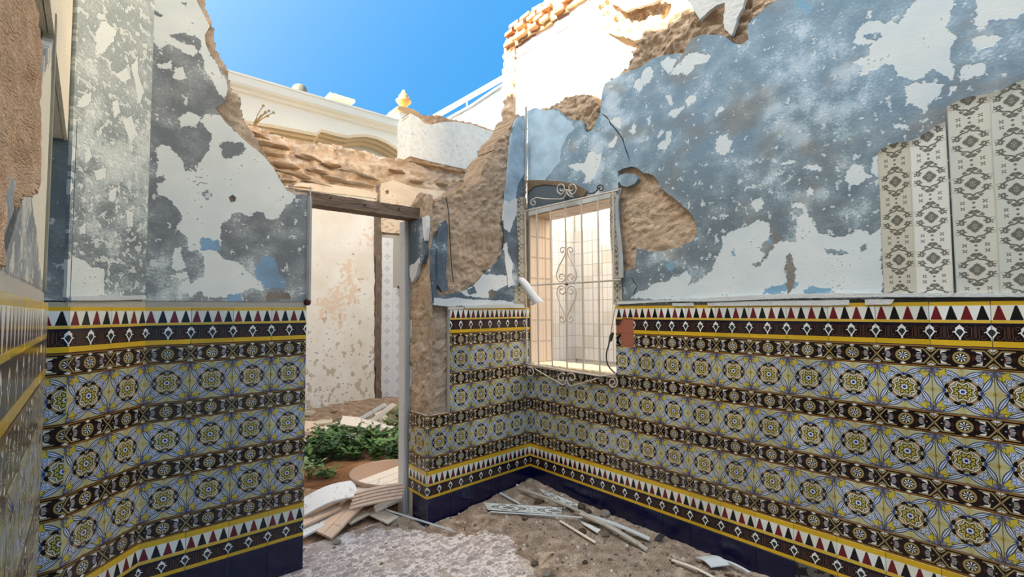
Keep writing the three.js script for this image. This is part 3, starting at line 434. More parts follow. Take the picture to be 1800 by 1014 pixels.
  // two of them have lost their glaze and show the red body
  const B1 = WR.pts([1099, 582, 1103, 574, 1105, 565, 1110, 560, 1114, 566]);
  side('tile', [[winR, 1.3005], [winR + 0.052, 1.3005], [winR + 0.045, 1.34], [winR + 0.04, 1.37], [winR + 0.045, 1.4], [winR, 1.4]], 0.009, 0.005, GL.border[0], 1.3, 0.1);
  side('tile', [[winR, 1.46], [winR + 0.03, 1.462], [winR + 0.05, 1.5], [winR + 0.062, 1.515], [e, 1.51], [e, 1.6], [winR, 1.6]], 0.009, 0.005, GL.cap[0], 1.4, 0.2);
  mesh('tile_body', plate([[winR, 1.3], [e, 1.3], [e, 1.4], [winR, 1.4]], [], 0.004, 0.004), M.biscuit, g); mesh('tile_body', plate([[winR, 1.401], [e, 1.401], [e, 1.6], [winR, 1.6]], [], 0.004, 0.004), M.biscuit, g);

  // wallpaper: four hung widths, the left ones overlapping and lifting
  M.papers = [0, 0.02, 0.35, 0.62].map((o, i) => { const t = wallpaperTex.clone(); t.needsUpdate = true; t.repeat.set(1, 1 / 0.19); t.offset.set(0, o); return std({ map: t, color: [0xe6e2d6, 0xffffff, 0xf0eee8, 0xe8eae6][i], roughness: 0.75 }); });
  const base = 519, strips = [[1549, 1608, [1546, 266, 1566, 254, 1608, 247]], [1606, 1672, [1606, 247, 1634, 232, 1640, 226, 1668, 213]], [1676, 1754, [1666, 190, 1680, 180, 1700, 172, 1752, 164]], [1752, 1832, [1752, 162, 1764, 160, 1782, 148, 1832, 132]]];
  strips.forEach(([x0, x1, top], i) => {
    const t = rag(WR.pts(top), 0.02, 0.004, 30), s0 = WR.px(x0, 400)[0], s1 = WR.px(x1, 400)[0], hb = WR.px(x0, base)[1], poly = [[s0, hb], [s1, hb], ...t.slice(0, -1).reverse().filter(([x]) => x < s1 && x > s0 - 0.01)];
    const hT = Math.max(...poly.map((q) => q[1])), n = 14, mrow = 40, pos = [], uv = [], idx = [];
    const topAt = (s) => { const L = WR.pts(top); for (let k = 0; k < L.length - 1; k++) if (s <= L[k + 1][0] || k === L.length - 2) { const f = clamp((s - L[k][0]) / (L[k + 1][0] - L[k][0])); return lerp(L[k][1], L[k + 1][1], f) + 0.006 * noise(s * 90, i * 7); } };
    for (const back of [0, 1]) for (let a = 0; a <= mrow; a++) for (let b = 0; b <= n; b++) {
      const u = b / n, s = lerp(s0, s1, u), hh = lerp(hb, topAt(s), a / mrow), lift = 0.002 + i % 2 * 0.002 + 0.0025 * (noise(s * 9, hh * 4 + i) + 0.6) + (i === 1 ? 0.02 * smooth(0.75, 1, u) * (0.5 + 0.5 * Math.sin(hh * 5)) : 0) + (i === 2 ? 0.012 * smooth(0.22, 0, u) : 0) + 0.008 * smooth(0.97, 1, a / mrow);
      pos.push(s, hh, lift - back * 0.0008); uv.push(u, hh);
    }
    const N = (n + 1) * (mrow + 1); for (const back of [0, 1]) for (let a = 0; a < mrow; a++) for (let b = 0; b < n; b++) { const p = back * N + a * (n + 1) + b; if (back) idx.push(p, p + n + 1, p + 1, p + 1, p + n + 1, p + n + 2); else idx.push(p, p + 1, p + n + 1, p + 1, p + n + 2, p + n + 1); }
    const rim = []; for (let b = 0; b < n; b++) rim.push(b, b + 1); for (const [a, b] of [[0, 0]]) for (let k = 0; k < rim.length; k += 2) idx.push(rim[k], rim[k] + N, rim[k + 1], rim[k + 1], rim[k] + N, rim[k + 1] + N);
    const gg = new THREE.BufferGeometry(); gg.setAttribute('position', new THREE.Float32BufferAttribute(pos, 3)); gg.setAttribute('uv', new THREE.Float32BufferAttribute(uv, 2)); gg.setIndex(idx); gg.computeVertexNormals(); mesh('wallpaper_strip', gg, M.papers[i], g);
  });
  // painted ledge over the tiles and the split moulding left on it
  const flat = (l, z0, z1, mat, name) => { const poly = rag(WR.pts(l, z1), 0.03, 0.002, 40); return mesh(name, plate(poly, [], z1, z1 - z0), mat, g); };
  M.ledge = std({ color: 0xcfd2cf, roughness: 0.7, bumpMap: grainTex, bumpScale: 0.003 }); M.ledgeDark = std({ color: 0x3a3a36, roughness: 0.9 });
  flat([1083, 530, 1180, 527, 1260, 522, 1340, 518, 1460, 515, 1560, 515, 1830, 515, 1830, 522, 1560, 522, 1400, 524, 1250, 530, 1180, 530, 1083, 535], 0, 0.022, M.ledge, 'ledge');
  for (const l of [[1181, 533, 1218, 532, 1220, 538, 1182, 538], [1243, 532, 1270, 530, 1330, 529, 1400, 528, 1492, 527, 1493, 536, 1452, 537, 1390, 537, 1330, 537, 1244, 538], [1520, 526, 1572, 526, 1566, 535, 1521, 536]]) flat(l, 0, 0.016, M.ledge, 'moulding_fragment');
  flat([1492, 527, 1521, 526, 1521, 534, 1493, 534], 0, 0.008, M.ledgeDark, 'moulding_fragment'); flat([1572, 524, 1832, 522, 1832, 534, 1700, 534, 1570, 535], 0, 0.008, M.ledgeDark, 'moulding_fragment');

  // ---- the window: tiled reveals, sill, patterned paper borders, dark arch over the head
  const wg = new THREE.Group(); wg.name = 'window_1'; g.add(wg);
  M.peach = glaze(null, 0xe9cdb0, 0.3); M.peachLine = std({ color: 0xb89878 }); M.white = glaze(null, 0xeeece6, 0.25);
  const D = 0.29, tw = 0.0967, th = 0.19;
  for (let a = 0; a < 3; a++) for (let b = 0; b < 7; b++) { const y0 = winB + b * th, y1 = Math.min(winT, y0 + th); if (y1 - y0 < 0.02) continue; const t = mesh('reveal_tile', tileGeo(tw, y1 - y0, 0, 1), M.peachPrint ??= glaze(peachTex, 0xffffff, 0.3), wg); t.rotation.y = Math.PI / 2; t.position.set(0.012, y0, -a * tw - 0.002); }
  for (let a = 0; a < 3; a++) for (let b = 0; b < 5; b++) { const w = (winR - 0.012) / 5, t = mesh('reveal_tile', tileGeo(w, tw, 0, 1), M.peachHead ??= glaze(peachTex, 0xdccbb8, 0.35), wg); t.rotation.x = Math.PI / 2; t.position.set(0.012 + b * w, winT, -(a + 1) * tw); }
  mesh('reveal_core', box(-0.04, 0.012, winB, winT, -0.3, -0.002), M.mortar, wg); mesh('lintel', box(0.0, winR, winT + 0.002, winT + 0.06, -0.3, -0.03), M.mortar, wg);
  const sill = roughSlab([[0.012, 0.0], [winR, 0.0], [winR, 0.3], [0.012, 0.3]], [], 0.03, 0.02, (x, y) => 0.006 * fbm(x * 12, y * 14, 3), 0.2); sill.rotateX(-Math.PI / 2); sill.translate(0, winB, 0); mesh('sill', sill, std({ color: 0xe0d2ba, bumpMap: grainTex, bumpScale: 0.004 }), wg); mesh('sill_nosing', plate(rag([[0.02, 1.07], [winR, 1.07], [winR, 1.1], [0.02, 1.1]], 0.03, 0.006, 20), [], 0.022, 0.024), std({ color: 0xcdbb9e, bumpMap: grainTex, bumpScale: 0.006 }), wg);
  // paper borders beside the opening
  const strip = (l, z, name, mat, curl) => { const a = WR.pts(l, z), n = a.length / 2, pos = [], uv = [], idx = []; for (let i = 0; i < n; i++) { const p0 = a[i], p1 = a[a.length - 1 - i]; for (let k = 0; k <= 4; k++) { const t = k / 4; pos.push(lerp(p0[0], p1[0], t), lerp(p0[1], p1[1], t), z + curl * Math.sin(t * Math.PI) * (0.6 + 0.4 * Math.sin(i))); uv.push(t, p0[1]); } } for (let i = 0; i < n - 1; i++) for (let k = 0; k < 4; k++) { const p = i * 5 + k; idx.push(p, p + 5, p + 1, p + 1, p + 5, p + 6); } const gg = new THREE.BufferGeometry(); gg.setAttribute('position', new THREE.Float32BufferAttribute(pos, 3)); gg.setAttribute('uv', new THREE.Float32BufferAttribute(uv, 2)); gg.setIndex(idx); gg.computeVertexNormals(); const b = gg.clone(); b.translate(0, 0, -0.0015); b.setIndex([...b.index.array].reverse()); b.computeVertexNormals(); return mesh(name, mergeGeometries([gg, b]), mat, wg); };
  const pt = wallpaperTex.clone(); pt.needsUpdate = true; pt.repeat.set(1, 1 / 0.13); M.paperNarrow = std({ map: pt, color: 0xe2d9cc, roughness: 0.8 });
  strip([1072, 338, 1071, 380, 1072, 420, 1076, 450, 1078, 490, 1078, 535, 1094, 535, 1092, 490, 1092, 450, 1086, 420, 1083, 380, 1083, 338], 0.012, 'paper_border', M.paperNarrow, 0.004);
  strip([1084, 334, 1081, 360, 1083, 400, 1086, 430, 1088, 488, 1096, 488, 1095, 450, 1092, 420, 1088, 385, 1087, 355, 1093, 330], 0.03, 'paper_border', M.ledge, 0.02);
  // arch
  const outer = rag(P([908, 372, 910, 350, 917, 332, 922, 319, 950, 317, 985, 319, 1010, 323, 1025, 330, 1034, 336, 1028, 346, 1018, 346, 1012, 333, 990, 328, 960, 324, 940, 328, 930, 338, 926, 352, 924, 366]).map(([x, y]) => [Math.max(0.002, x), y]), 0.015, 0.004, 30);
  mesh('arch_band', plate(outer, [], 0.012, 0.012), std({ map: earthTex, color: 0xa09a90, bumpMap: earthBump, bumpScale: 0.01 }), wg);
  mesh('arch_panel', plate(P([926, 366, 930, 340, 940, 329, 960, 325, 990, 329, 1012, 334, 1018, 346, 1000, 350, 960, 358]).map(([x, y]) => [Math.max(0.004, x), y]), [], 0.004, 0.004), std({ color: 0x59646c, bumpMap: grainTex, bumpScale: 0.003 }), wg);
  mesh('lintel_edge', plate(P([926, 373, 960, 364, 1000, 355, 1040, 347, 1076, 338, 1080, 346, 1040, 355, 1000, 363, 960, 372, 930, 380]).map(([x, y]) => [Math.max(0.006, x), y]), [], 0.006, 0.03), M.ledge, wg);
}

// ================================================================ BACK WALL, RIGHT OF THE DOORWAY
{
  const g = WB.group('wall_back_right'), P = (l, z) => WB.pts(l, z);
  const rim = P([757, 372, 760, 362, 771, 351, 780, 346, 790, 343, 805, 337, 815, 330, 824, 324, 836, 322, 846, 319, 850, 308, 852, 296, 856, 284, 861, 274, 868, 268, 876, 262, 874, 255, 884, 240, 893, 232, 902, 221, 908, 204, 914, 200, 921, 201]);
  const body = [[0.032, 0], [B_LEN + 0.02, 0], [B_LEN + 0.02, rim[rim.length - 1][1]], ...rim.slice().reverse().filter(([x]) => x > 0.04), [0.032, rim[0][1]]];
  const relief = (x, y) => sunk(-0.03 + 0.03 * fbm(x * 5, y * 6, 4) * (y > 1.5 ? 1.2 : 0.8) + 0.016 * fbm(x * 24, y * 30, 3) - (y < 1.6 ? 0.004 : 0));
  mesh('adobe_core', roughSlab(body, [], 0.28, 0.011, relief), M.earth, g);
  // what is left of the coat: a strip along the corner and the foot of the wall
  const coat = rag([...P([922, 538, 922, 203, 912, 205, 906, 212, 899, 236, 896, 262, 893, 300, 890, 330, 888, 352, 884, 390, 886, 410, 888, 432, 880, 455, 868, 468, 850, 484, 836, 500, 820, 510, 806, 514, 790, 518, 772, 522, 766, 508, 770, 470, 768, 430, 764, 418, 758, 440, 757, 470, 760, 506, 762, 536, 790, 539])].map(([x, y]) => [clamp(x, 0, B_LEN), Math.max(y, CAP_TOP + 0.006)]), 0.02, 0.006, 20);
  const slice = rag(P([768, 500, 764, 470, 766, 440, 770, 410, 776, 392, 784, 386, 788, 400, 786, 440, 784, 480, 788, 508, 778, 514]), 0.02, 0.006, 22);
  const pat = [
    ['blue', P([880, 330, 888, 300, 896, 250, 906, 208, 926, 200, 926, 300, 912, 322, 906, 350, 896, 360, 888, 352])], ['white', P([884, 380, 888, 352, 896, 356, 904, 348, 912, 352, 910, 376, 902, 392, 896, 410, 886, 402])],
    ['white', P([884, 430, 892, 425, 894, 445, 902, 462, 900, 488, 908, 500, 894, 505, 890, 470])], ['white', P([806, 512, 830, 498, 842, 492, 850, 482, 890, 484, 892, 500, 874, 512, 866, 510, 862, 524, 820, 520])], ['white', P([846, 470, 862, 462, 870, 452, 872, 462, 860, 478])],
    ['white', P([760, 538, 762, 524, 800, 524, 870, 528, 925, 530, 925, 540])], ['dark', P([822, 510, 834, 502, 838, 514, 826, 518])], ['stain', P([858, 512, 866, 508, 872, 520, 860, 526])],
  ];
  M.paintB = paintwork(512, 1024, -0.05, 1.55, 1.2, 2.2, pat, [[226, 230, 230], [170, 186, 194], [112, 128, 140], [84, 98, 110], [184, 210, 226]], 9, { amp: 0.014, flakeAt: 0.7, bump: 0.004 });
  for (const p of [coat, slice]) mesh('plaster', uvs(plate(p, [], 0, 0.02), -0.05, 1.55, 1.2, 2.2), M.paintB, g);
  // split in the corner strip: a vertical joint where a cable chase was cut
  mesh('mortar_bed', plate([[0.19, 0], [B_LEN, 0], [B_LEN, CAP_TOP + 0.006], [0.19, CAP_TOP + 0.006]], [], 0, 0.024), M.mortar, g);
  mesh('mortar_bed', plate([[0.0, 0], [0.19, 0], [0.19, 0.8], [0.0, 0.8]], [], 0, 0.024), M.mortar, g);
  dado(g, [...fullCols(0, 5, 0.2), [1.0, B_LEN - 1.0, 0, 0.348]], (r, c) => c === 0 && r > 4, () => null, 21);
  const pb = (l, z) => { const a = rag(P(l).map(([x, y]) => [Math.min(x, B_LEN - 0.004), y]), 0.03, 0.002, 30), gg = plate(a, [], z, z), p = gg.attributes.position, uv = gg.attributes.uv; for (let i = 0; i < p.count; i++) uv.setXY(i, (p.getX(i) - B_LEN + 0.085) / 0.085, p.getY(i)); mesh('paper_border', gg, M.paperNarrow, g); };
  pb([909, 346, 922, 346, 924, 533, 903, 533, 903, 505, 910, 500, 911, 440, 908, 390], 0.006);
  // moulding left along the top of the tiles
  const mo = (l, z) => mesh('moulding_fragment', plate(rag(P(l, z), 0.03, 0.002, 40), [], z, z), M.ledge, g);
  mo([817, 538, 846, 536, 880, 535, 922, 536, 922, 541, 880, 541, 845, 542, 818, 542], 0.02); mo([788, 541, 816, 540, 816, 543, 788, 544], 0.012);

  // the reveal beside it, seen through the doorway
  const v = WV.group('wall_doorway_reveal'), Q = (l, z) => WV.pts(l, z);
  mesh('adobe_core', roughSlab([[-0.02, 0], [0.268, 0], [0.268, 2.45], [0.1, 2.5], [-0.02, 2.42]], [], 0.05, 0.011, (x, y) => sunk(-0.024 + (y > 1.78 ? 0.018 : 0.04) * fbm(x * 6 + 20, y * 6, 4) + 0.010 * fbm(x * 24, y * 27, 3))), M.earth, v);
  const rv = rag([[0.02, 2.27], [0.27, 2.29], [0.275, 2.2], [0.25, 2.08], [0.26, 2.0], [0.21, 1.93], [0.16, 1.94], [0.12, 1.84], [0.05, 1.8], [0.02, 1.86]], 0.02, 0.006, 22);
  M.paintV = paintwork(256, 512, -0.05, 1.55, 0.4, 1.0, [['white', [[0.2, 2.3], [0.3, 2.3], [0.3, 2.12], [0.24, 2.1]]], ['white', [[0, 1.92], [0.1, 1.94], [0.18, 1.98], [0.2, 1.9], [0.1, 1.75], [0, 1.75]]]], [[226, 228, 228], [150, 164, 174], [96, 110, 122], [78, 90, 102], [150, 180, 200]], 17, { amp: 0.012, flakeAt: 0.8, bump: 0.003 });
  mesh('plaster', uvs(plate(rv, [], 0.008, 0.03), -0.05, 1.55, 0.4, 1.0), M.paintV, v);
  mesh('mortar_bed', plate([[0.015, 0], [0.28, 0], [0.28, 0.8], [0.015, 0.8]], [], -0.001, 0.02), M.mortar, v);
  dado(v, [[0.02, 0.0605, 0.7, 1], [0.0805, 0.2, 0, 1]], (r, c) => r > 4 || (r === 0 && c === 0), () => null, 27);
}

// ================================================================ BACK WALL, LEFT OF THE DOORWAY, AND THE CANTED CORNER
{
  const g = WL.group('wall_back_left'), P = (l, z) => WL.pts(l, z);
  const rim = P([362, -40, 362, 5, 368, 20, 375, 38, 376, 59, 382, 82, 390, 96, 399, 110, 404, 133, 410, 157, 420, 159, 423, 168, 425, 183, 428, 202, 434, 212, 440, 220, 452, 240, 460, 256, 472, 272, 482, 290, 490, 303, 498, 320, 508, 330, 522, 334, 536, 338]);
  const X = (l) => l.map(([x, y]) => [clamp(x, 0, L_LEN), y]);
  const body = [[0, 0], [L_LEN, 0], [L_LEN, rim[rim.length - 1][1]], ...X(rim).reverse().map(([x, y], i) => [x, y]), [X(rim)[0][0], 4.1], [0, 4.1]];
  mesh('adobe_core', roughSlab(body, [], 0.3, 0.011, (x, y) => sunk(-0.032 + 0.03 * fbm(x * 6, y * 7, 4) + 0.012 * fbm(x * 24, y * 28, 3))), M.earth, g);
  const edge = P([345, -40, 346, 0, 362, 33, 368, 44, 360, 63, 363, 82, 380, 110, 398, 136, 401, 156, 395, 177, 378, 190, 386, 202, 395, 213, 420, 236, 433, 250, 450, 262, 468, 279, 480, 294, 488, 307, 496, 322, 502, 333, 519, 343, 532, 341]);
  const coat = [[0, CAP_TOP + 0.03], [L_LEN, CAP_TOP + 0.03], [L_LEN, edge[edge.length - 1][1]], ...rag(X(edge), 0.02, 0.007, 18, 0, true).reverse(), [X(edge)[0][0], 4.1], [0, 4.1]];
  const W1 = 'white', pat = [
    [W1, P([256, 10, 262, -20, 350, -20, 372, 40, 366, 66, 372, 100, 400, 140, 402, 160, 396, 178, 376, 156, 365, 126, 352, 90, 336, 96, 318, 88, 306, 84, 300, 82, 282, 88, 274, 76, 266, 56, 258, 30])],
    [W1, P([276, 262, 286, 254, 298, 254, 306, 268, 318, 280, 326, 300, 348, 302, 358, 278, 368, 250, 372, 232, 360, 214, 350, 212, 362, 200, 390, 205, 410, 225, 440, 250, 470, 280, 492, 310, 510, 335, 520, 345, 512, 358, 496, 370, 490, 384, 470, 388, 462, 372, 450, 370, 444, 376, 432, 388, 400, 386, 390, 394, 388, 420, 384, 440, 392, 456, 420, 460, 440, 478, 460, 500, 462, 512, 440, 510, 410, 520, 366, 524, 352, 512, 340, 520, 310, 515, 330, 490, 356, 488, 358, 470, 352, 456, 338, 448, 336, 440, 334, 418, 310, 402, 300, 420, 312, 400, 324, 385, 318, 372, 300, 350, 290, 344, 276, 340, 272, 320, 294, 318, 292, 312, 276, 312, 280, 296])],
    [W1, P([300, 470, 308, 436, 320, 434, 330, 470, 312, 476])], [W1, P([304, 484, 330, 478, 336, 486, 318, 494])], [W1, P([314, 206, 330, 196, 352, 205, 350, 222, 320, 226])], [W1, P([306, 122, 320, 118, 330, 136, 316, 142, 306, 136])], [W1, P([276, 112, 300, 108, 300, 122, 280, 118])],
    ['dark', P([258, 12, 268, 16, 284, 24, 280, 30, 264, 22])], ['dark', P([302, 64, 318, 56, 330, 62, 344, 64, 354, 72, 350, 92, 340, 80, 318, 76])], ['dark', P([322, 4, 330, 8, 328, 14])], ['dark', P([352, 340, 362, 332, 372, 342, 364, 354])], ['dark', P([384, 252, 400, 248, 430, 250, 432, 262, 412, 280, 400, 280, 390, 272])],
    ['dark', P([398, 394, 406, 376, 420, 372, 444, 382, 440, 372, 452, 368, 468, 384, 488, 386, 504, 362, 530, 352, 534, 522, 500, 520, 476, 508, 452, 486, 440, 468, 420, 462, 398, 448, 388, 430])], ['dark', P([334, 440, 348, 440, 358, 458, 356, 482, 336, 500, 340, 470])],
    ['blue', P([452, 470, 462, 450, 484, 450, 492, 480, 504, 496, 500, 508, 468, 506, 450, 490])], ['blue', P([398, 528, 404, 516, 426, 516, 424, 528])], ['blue', P([352, 420, 384, 420, 386, 440, 352, 440])], ['stain', P([466, 528, 474, 512, 510, 514, 512, 528])],
  ];
  M.paintL = paintwork(1024, 2048, -0.03, 1.55, 0.9, 2.6, pat, [[248, 246, 234], [216, 220, 212], [172, 173, 168], [131, 133, 132], [140, 178, 206]], 5, { amp: 0.019, flakeAt: 0.5, bump: 0.004, lightAt: 0.36 });
  mesh('plaster', uvs(plate(coat, [rag(P([402, 346, 409, 342, 415, 346, 414, 354, 405, 356]), 0.006, 0.002, 40)], 0, 0.022), -0.03, 1.55, 0.9, 2.6), M.paintL, g);
  mesh('mortar_bed', plate([[0, 0], [L_LEN, 0], [L_LEN, CAP_TOP + 0.035], [0, CAP_TOP + 0.035]], [], 0, 0.024), M.mortar, g);
  dado(g, fullCols(0, 4, 0.2), () => 0, () => null, 31);
  const knob = new THREE.LatheGeometry([[0.0, 0], [0.012, 0], [0.02, 0.01], [0.022, 0.03], [0.012, 0.04], [0, 0.042]].map(([x, y]) => new THREE.Vector2(x, y)), 14); const kb = WL.at(L_LEN + 0.004, CAP_TOP + 0.012, 0.005);
  solo('wooden_knob', 'small dark brown wooden knob at the top of the tiles beside the doorway', 'knob', knob, std({ color: 0x4a2018 })).position.copy(kb);

  const f = WF.group('wall_corner'), Q = (l, z) => WF.pts(l, z), left = -0.012;
  mesh('core', box(0.045, F_LEN, 0, 4.1, -0.28, -0.02), M.mortar, f);
  const pf = [
    [W1, Q([170, 60, 176, 36, 184, 34, 194, 46, 204, 52, 200, 76, 184, 92, 172, 98, 166, 96])], [W1, Q([136, 178, 150, 164, 162, 160, 160, 176, 146, 190, 134, 186])], [W1, Q([108, 246, 136, 262, 134, 280, 122, 288, 108, 288])], [W1, Q([108, 318, 126, 314, 130, 330, 120, 350, 108, 352])], [W1, Q([222, 372, 234, 370, 234, 400, 226, 396])], [W1, Q([108, 462, 128, 450, 150, 458, 162, 470, 184, 470, 186, 520, 108, 524])], [W1, Q([232, 120, 244, 96, 244, 130, 252, 160, 246, 184, 238, 150])], [W1, Q([200, 128, 222, 120, 232, 140, 214, 142])], [W1, Q([216, 210, 232, 204, 244, 240, 230, 252])], [W1, Q([148, 270, 158, 256, 164, 280, 152, 290])], [W1, Q([196, 180, 208, 176, 212, 200, 200, 206])], [W1, Q([166, 300, 184, 296, 186, 312, 170, 318])], [W1, Q([190, 336, 204, 330, 204, 352, 192, 352])], [W1, Q([138, 400, 150, 392, 152, 412, 140, 416])],
    ['stain', Q([108, 60, 114, 20, 130, 120, 128, 180, 112, 220])],
  ];
  M.paintF = paintwork(512, 2048, left, 1.55, 0.46, 2.6, pf, [[228, 230, 220], [196, 204, 198], [160, 168, 166], [124, 134, 132], [150, 180, 196]], 23, { amp: 0.012, flakeAt: 0.4, flakeF: 1.7, flakes: (s, q) => 0.2, bump: 0.018, lightAt: 0.2, at: (s, q) => { const t = smooth(1.9, 2.7, q + 0.2 * noise(s * 5, q * 3)); const L = (a, b) => [lerp(a[0], b[0], t), lerp(a[1], b[1], t), lerp(a[2], b[2], t)]; return [[230, 232, 222], L([190, 198, 192], [220, 222, 212]), L([158, 165, 162], [196, 200, 192]), L([122, 130, 128], [162, 169, 163]), [150, 180, 196]]; } });
  mesh('plaster', uvs(plate(rag([[left + 0.004, CAP_TOP + 0.03], [F_LEN, CAP_TOP + 0.03], [F_LEN, 4.1], [left, 4.1], [left + 0.002, 2.4]], 0.03, 0.003, 20), [], 0, 0.02), left, 1.55, 0.46, 2.6), M.paintF, f);
  mesh('mortar_bed', plate([[0, 0], [F_LEN, 0], [F_LEN, CAP_TOP + 0.035], [0, CAP_TOP + 0.035]], [], 0, 0.024), M.mortar, f);
  dado(f, fullCols(0, 2, F_LEN / 2), () => 0, () => null, 37);
  mesh('ledge', plate(rag(WF.pts([113, 521, 180, 520, 252, 519, 252, 526, 180, 528, 113, 528]).map(([x, y]) => [clamp(x, 0, F_LEN), y]), 0.03, 0.0015, 40), [], 0.014, 0.014), M.ledge, f);

  // far jamb of the left opening, tiled below, painted above
  const j = WJ.group('wall_opening_jamb'), S = 0.606;
  mesh('core', box(0, S - 0.006, 0, 2.42, -0.3, -0.02), M.mortar, j);
  M.paintJ = paintwork(512, 512, 0, 1.55, 0.62, 0.9, [], [[206, 210, 206], [168, 174, 172], [136, 143, 142], [108, 115, 115], [150, 180, 196]], 51, { flakeAt: 0.5, bump: 0.004 });
  mesh('plaster', uvs(plate([[0, CAP_TOP + 0.02], [S, CAP_TOP + 0.02], [S, 2.42], [0, 2.42]], [], 0, 0.02), 0, 1.55, 0.62, 0.9), M.paintJ, j);
  mesh('mortar_bed', plate([[0, 0], [S, 0], [S, CAP_TOP + 0.025], [0, CAP_TOP + 0.025]], [], 0, 0.02), M.mortar, j);
  dado(j, [[S - 0.1, 0.1, 0, 0.5], [S - 0.3, 0.2, 0, 1]], () => 0, () => null, 41);
}

// ================================================================ LEFT WALL, WITH ITS OPENING BY THE CORNER
{
  const g = WW.group('wall_left'), P = (l, z) => WW.pts(l, z), near = -0.9, jamb = WW.px(78, 500)[0], far = 2.80, HEAD = 2.325, TOP = 3.9;
  mesh('core', box(near, jamb - 0.01, 0, HEAD, -0.42, -0.05), M.mortar, g);
  M.casing = std({ color: 0xd9cda9, roughness: 0.7, bumpMap: grainTex, bumpScale: 0.003 }); M.lintelCream = std({ color: 0xe9dec4, bumpMap: grainTex, bumpScale: 0.004 });
  mesh('lintel', box(near, 2.775, HEAD, TOP, -0.42, -0.012), M.lintelCream, g);
  mesh('lintel_plaster', plate(rag([[1.27, HEAD], [far, HEAD], [far, TOP], [1.27, TOP]], 0.03, 0.003, 20), [], 0.002, 0.012), M.lintelCream, g);
  // bare earth between the camera and the casing, its torn edge, the grey coat below it
  const earth = [[near, CAP_TOP + 0.05], ...P([0, 470, 10, 400, 30, 345, 44, 330, 54, 290, 58, 240, 62, 180, 66, 110, 60, 60, 58, -40]).map(([x, y]) => [x, Math.min(y, TOP)]), [1.3, TOP], [near, TOP]];
  mesh('adobe_core', roughSlab(earth, [], 0.045, 0.012, (x, y) => 0.004 + 0.022 * fbm(x * 3.2, y * 1.2, 4) + 0.012 * Math.sin(x * 22 + 2 * fbm(x * 2, y * 2, 2)) * smooth(0.9, 1.1, x) + 0.006 * fbm(x * 20, y * 18, 3)), M.earthWarm, g);
  const coat = rag([[near, CAP_TOP + 0.03], [jamb, CAP_TOP + 0.03], [jamb, HEAD + 0.02], ...P([77, 100, 70, 100, 66, 140, 62, 190, 58, 250, 53, 300, 44, 338, 30, 352, 8, 420, 0, 480])], 0.02, 0.006, 18);
  M.paintW = paintwork(1024, 640, near, 1.55, 3.1, 1.3, [['white', P([50, 300, 62, 180, 90, 100, 90, 500, 74, 500, 66, 420])]], [[226, 216, 190], [206, 204, 194], [176, 176, 170], [132, 136, 136], [150, 180, 196]], 61, { bump: 0.01, flakeAt: 0.3, lightAt: 0.1 });
  mesh('plaster', uvs(plate(coat, [], 0.0, 0.02), near, 1.55, 3.1, 1.3), M.paintW, g);
  mesh('mortar_bed', plate([[near, 0], [jamb, 0], [jamb, CAP_TOP + 0.035], [near, CAP_TOP + 0.035]], [], 0, 0.03), M.mortar, g);
  dado(g, fullCols(jamb - 15 * 0.2, 15, 0.2), () => 0, () => null, 43);
  for (const [a, b, d, m] of [[jamb - 0.03, jamb + 0.004, 0.004, M.ledge], [jamb - 0.06, jamb - 0.034, 0.005, M.casing]]) mesh('casing_strip', box(a, b, CAP_TOP + 0.03, HEAD + 0.06, -0.02, d), m, g);
}

// ================================================================ FLOOR
{
  const g = structure('floor'), s = new THREE.Shape([[-0.9, -1.2], [3.2, -1.2], [3.2, 3.35], [-0.9, 3.35]].map(([x, y]) => new THREE.Vector2(x, y))), geo = new THREE.ExtrudeGeometry(s, { depth: 0.12, bevelEnabled: false }); geo.rotateX(-Math.PI / 2); geo.translate(0, -0.12, 0);
  mesh('terrazzo', geo, M.terrazzo, g);
}
// dirt drifted over the floor: thick in the corner and along the right wall
const edgeLine = [[520, 990], [560, 975], [600, 952], [660, 945], [720, 948], [770, 956], [830, 950], [880, 962], [905, 985], [915, 1014], [920, 1100]].map(([x, y]) => { const v = ground(x, y, 0); return [v.x, -v.z]; });
function dirtHeight(x, q) {
  let d = 1e9, sgn = 1; for (let i = 0; i < edgeLine.length - 1; i++) { const [ax, ay] = edgeLine[i], [bx, by] = edgeLine[i + 1], l2 = (bx - ax) ** 2 + (by - ay) ** 2, t = clamp(((x - ax) * (bx - ax) + (q - ay) * (by - ay)) / l2), px = ax + t * (bx - ax), py = ay + t * (by - ay), e = Math.hypot(x - px, q - py); if (e < d) { d = e; sgn = (bx - ax) * (q - py) - (by - ay) * (x - px) > 0 ? 1 : -1; } }
  d = d * sgn; const wall = Math.max(0, 1 - (2.87 - x) / 0.9), corner = Math.max(0, 1 - Math.hypot(2.87 - x, 3.05 - q) / 0.9);
  return 0.05 * smooth(-0.05, 0.5, d + 0.22 * fbm(x * 4, q * 4, 4)) + 0.022 * wall + 0.045 * corner * corner - 0.012 + 0.010 * fbm(x * 7, q * 7, 4) + 0.006 * fbm(x * 26, q * 26, 2) + 0.004 * noise(x * 60, q * 60);
}
const floorY = (x, q) => Math.max(0, dirtHeight(x, q));
const onDirt = (px, py, up = 0) => { let h = 0.03; for (let i = 0; i < 4; i++) { const v = ground(px, py, h); h = lerp(h, floorY(v.x, -v.z) + up, 0.8); } return ground(px, py, h); };
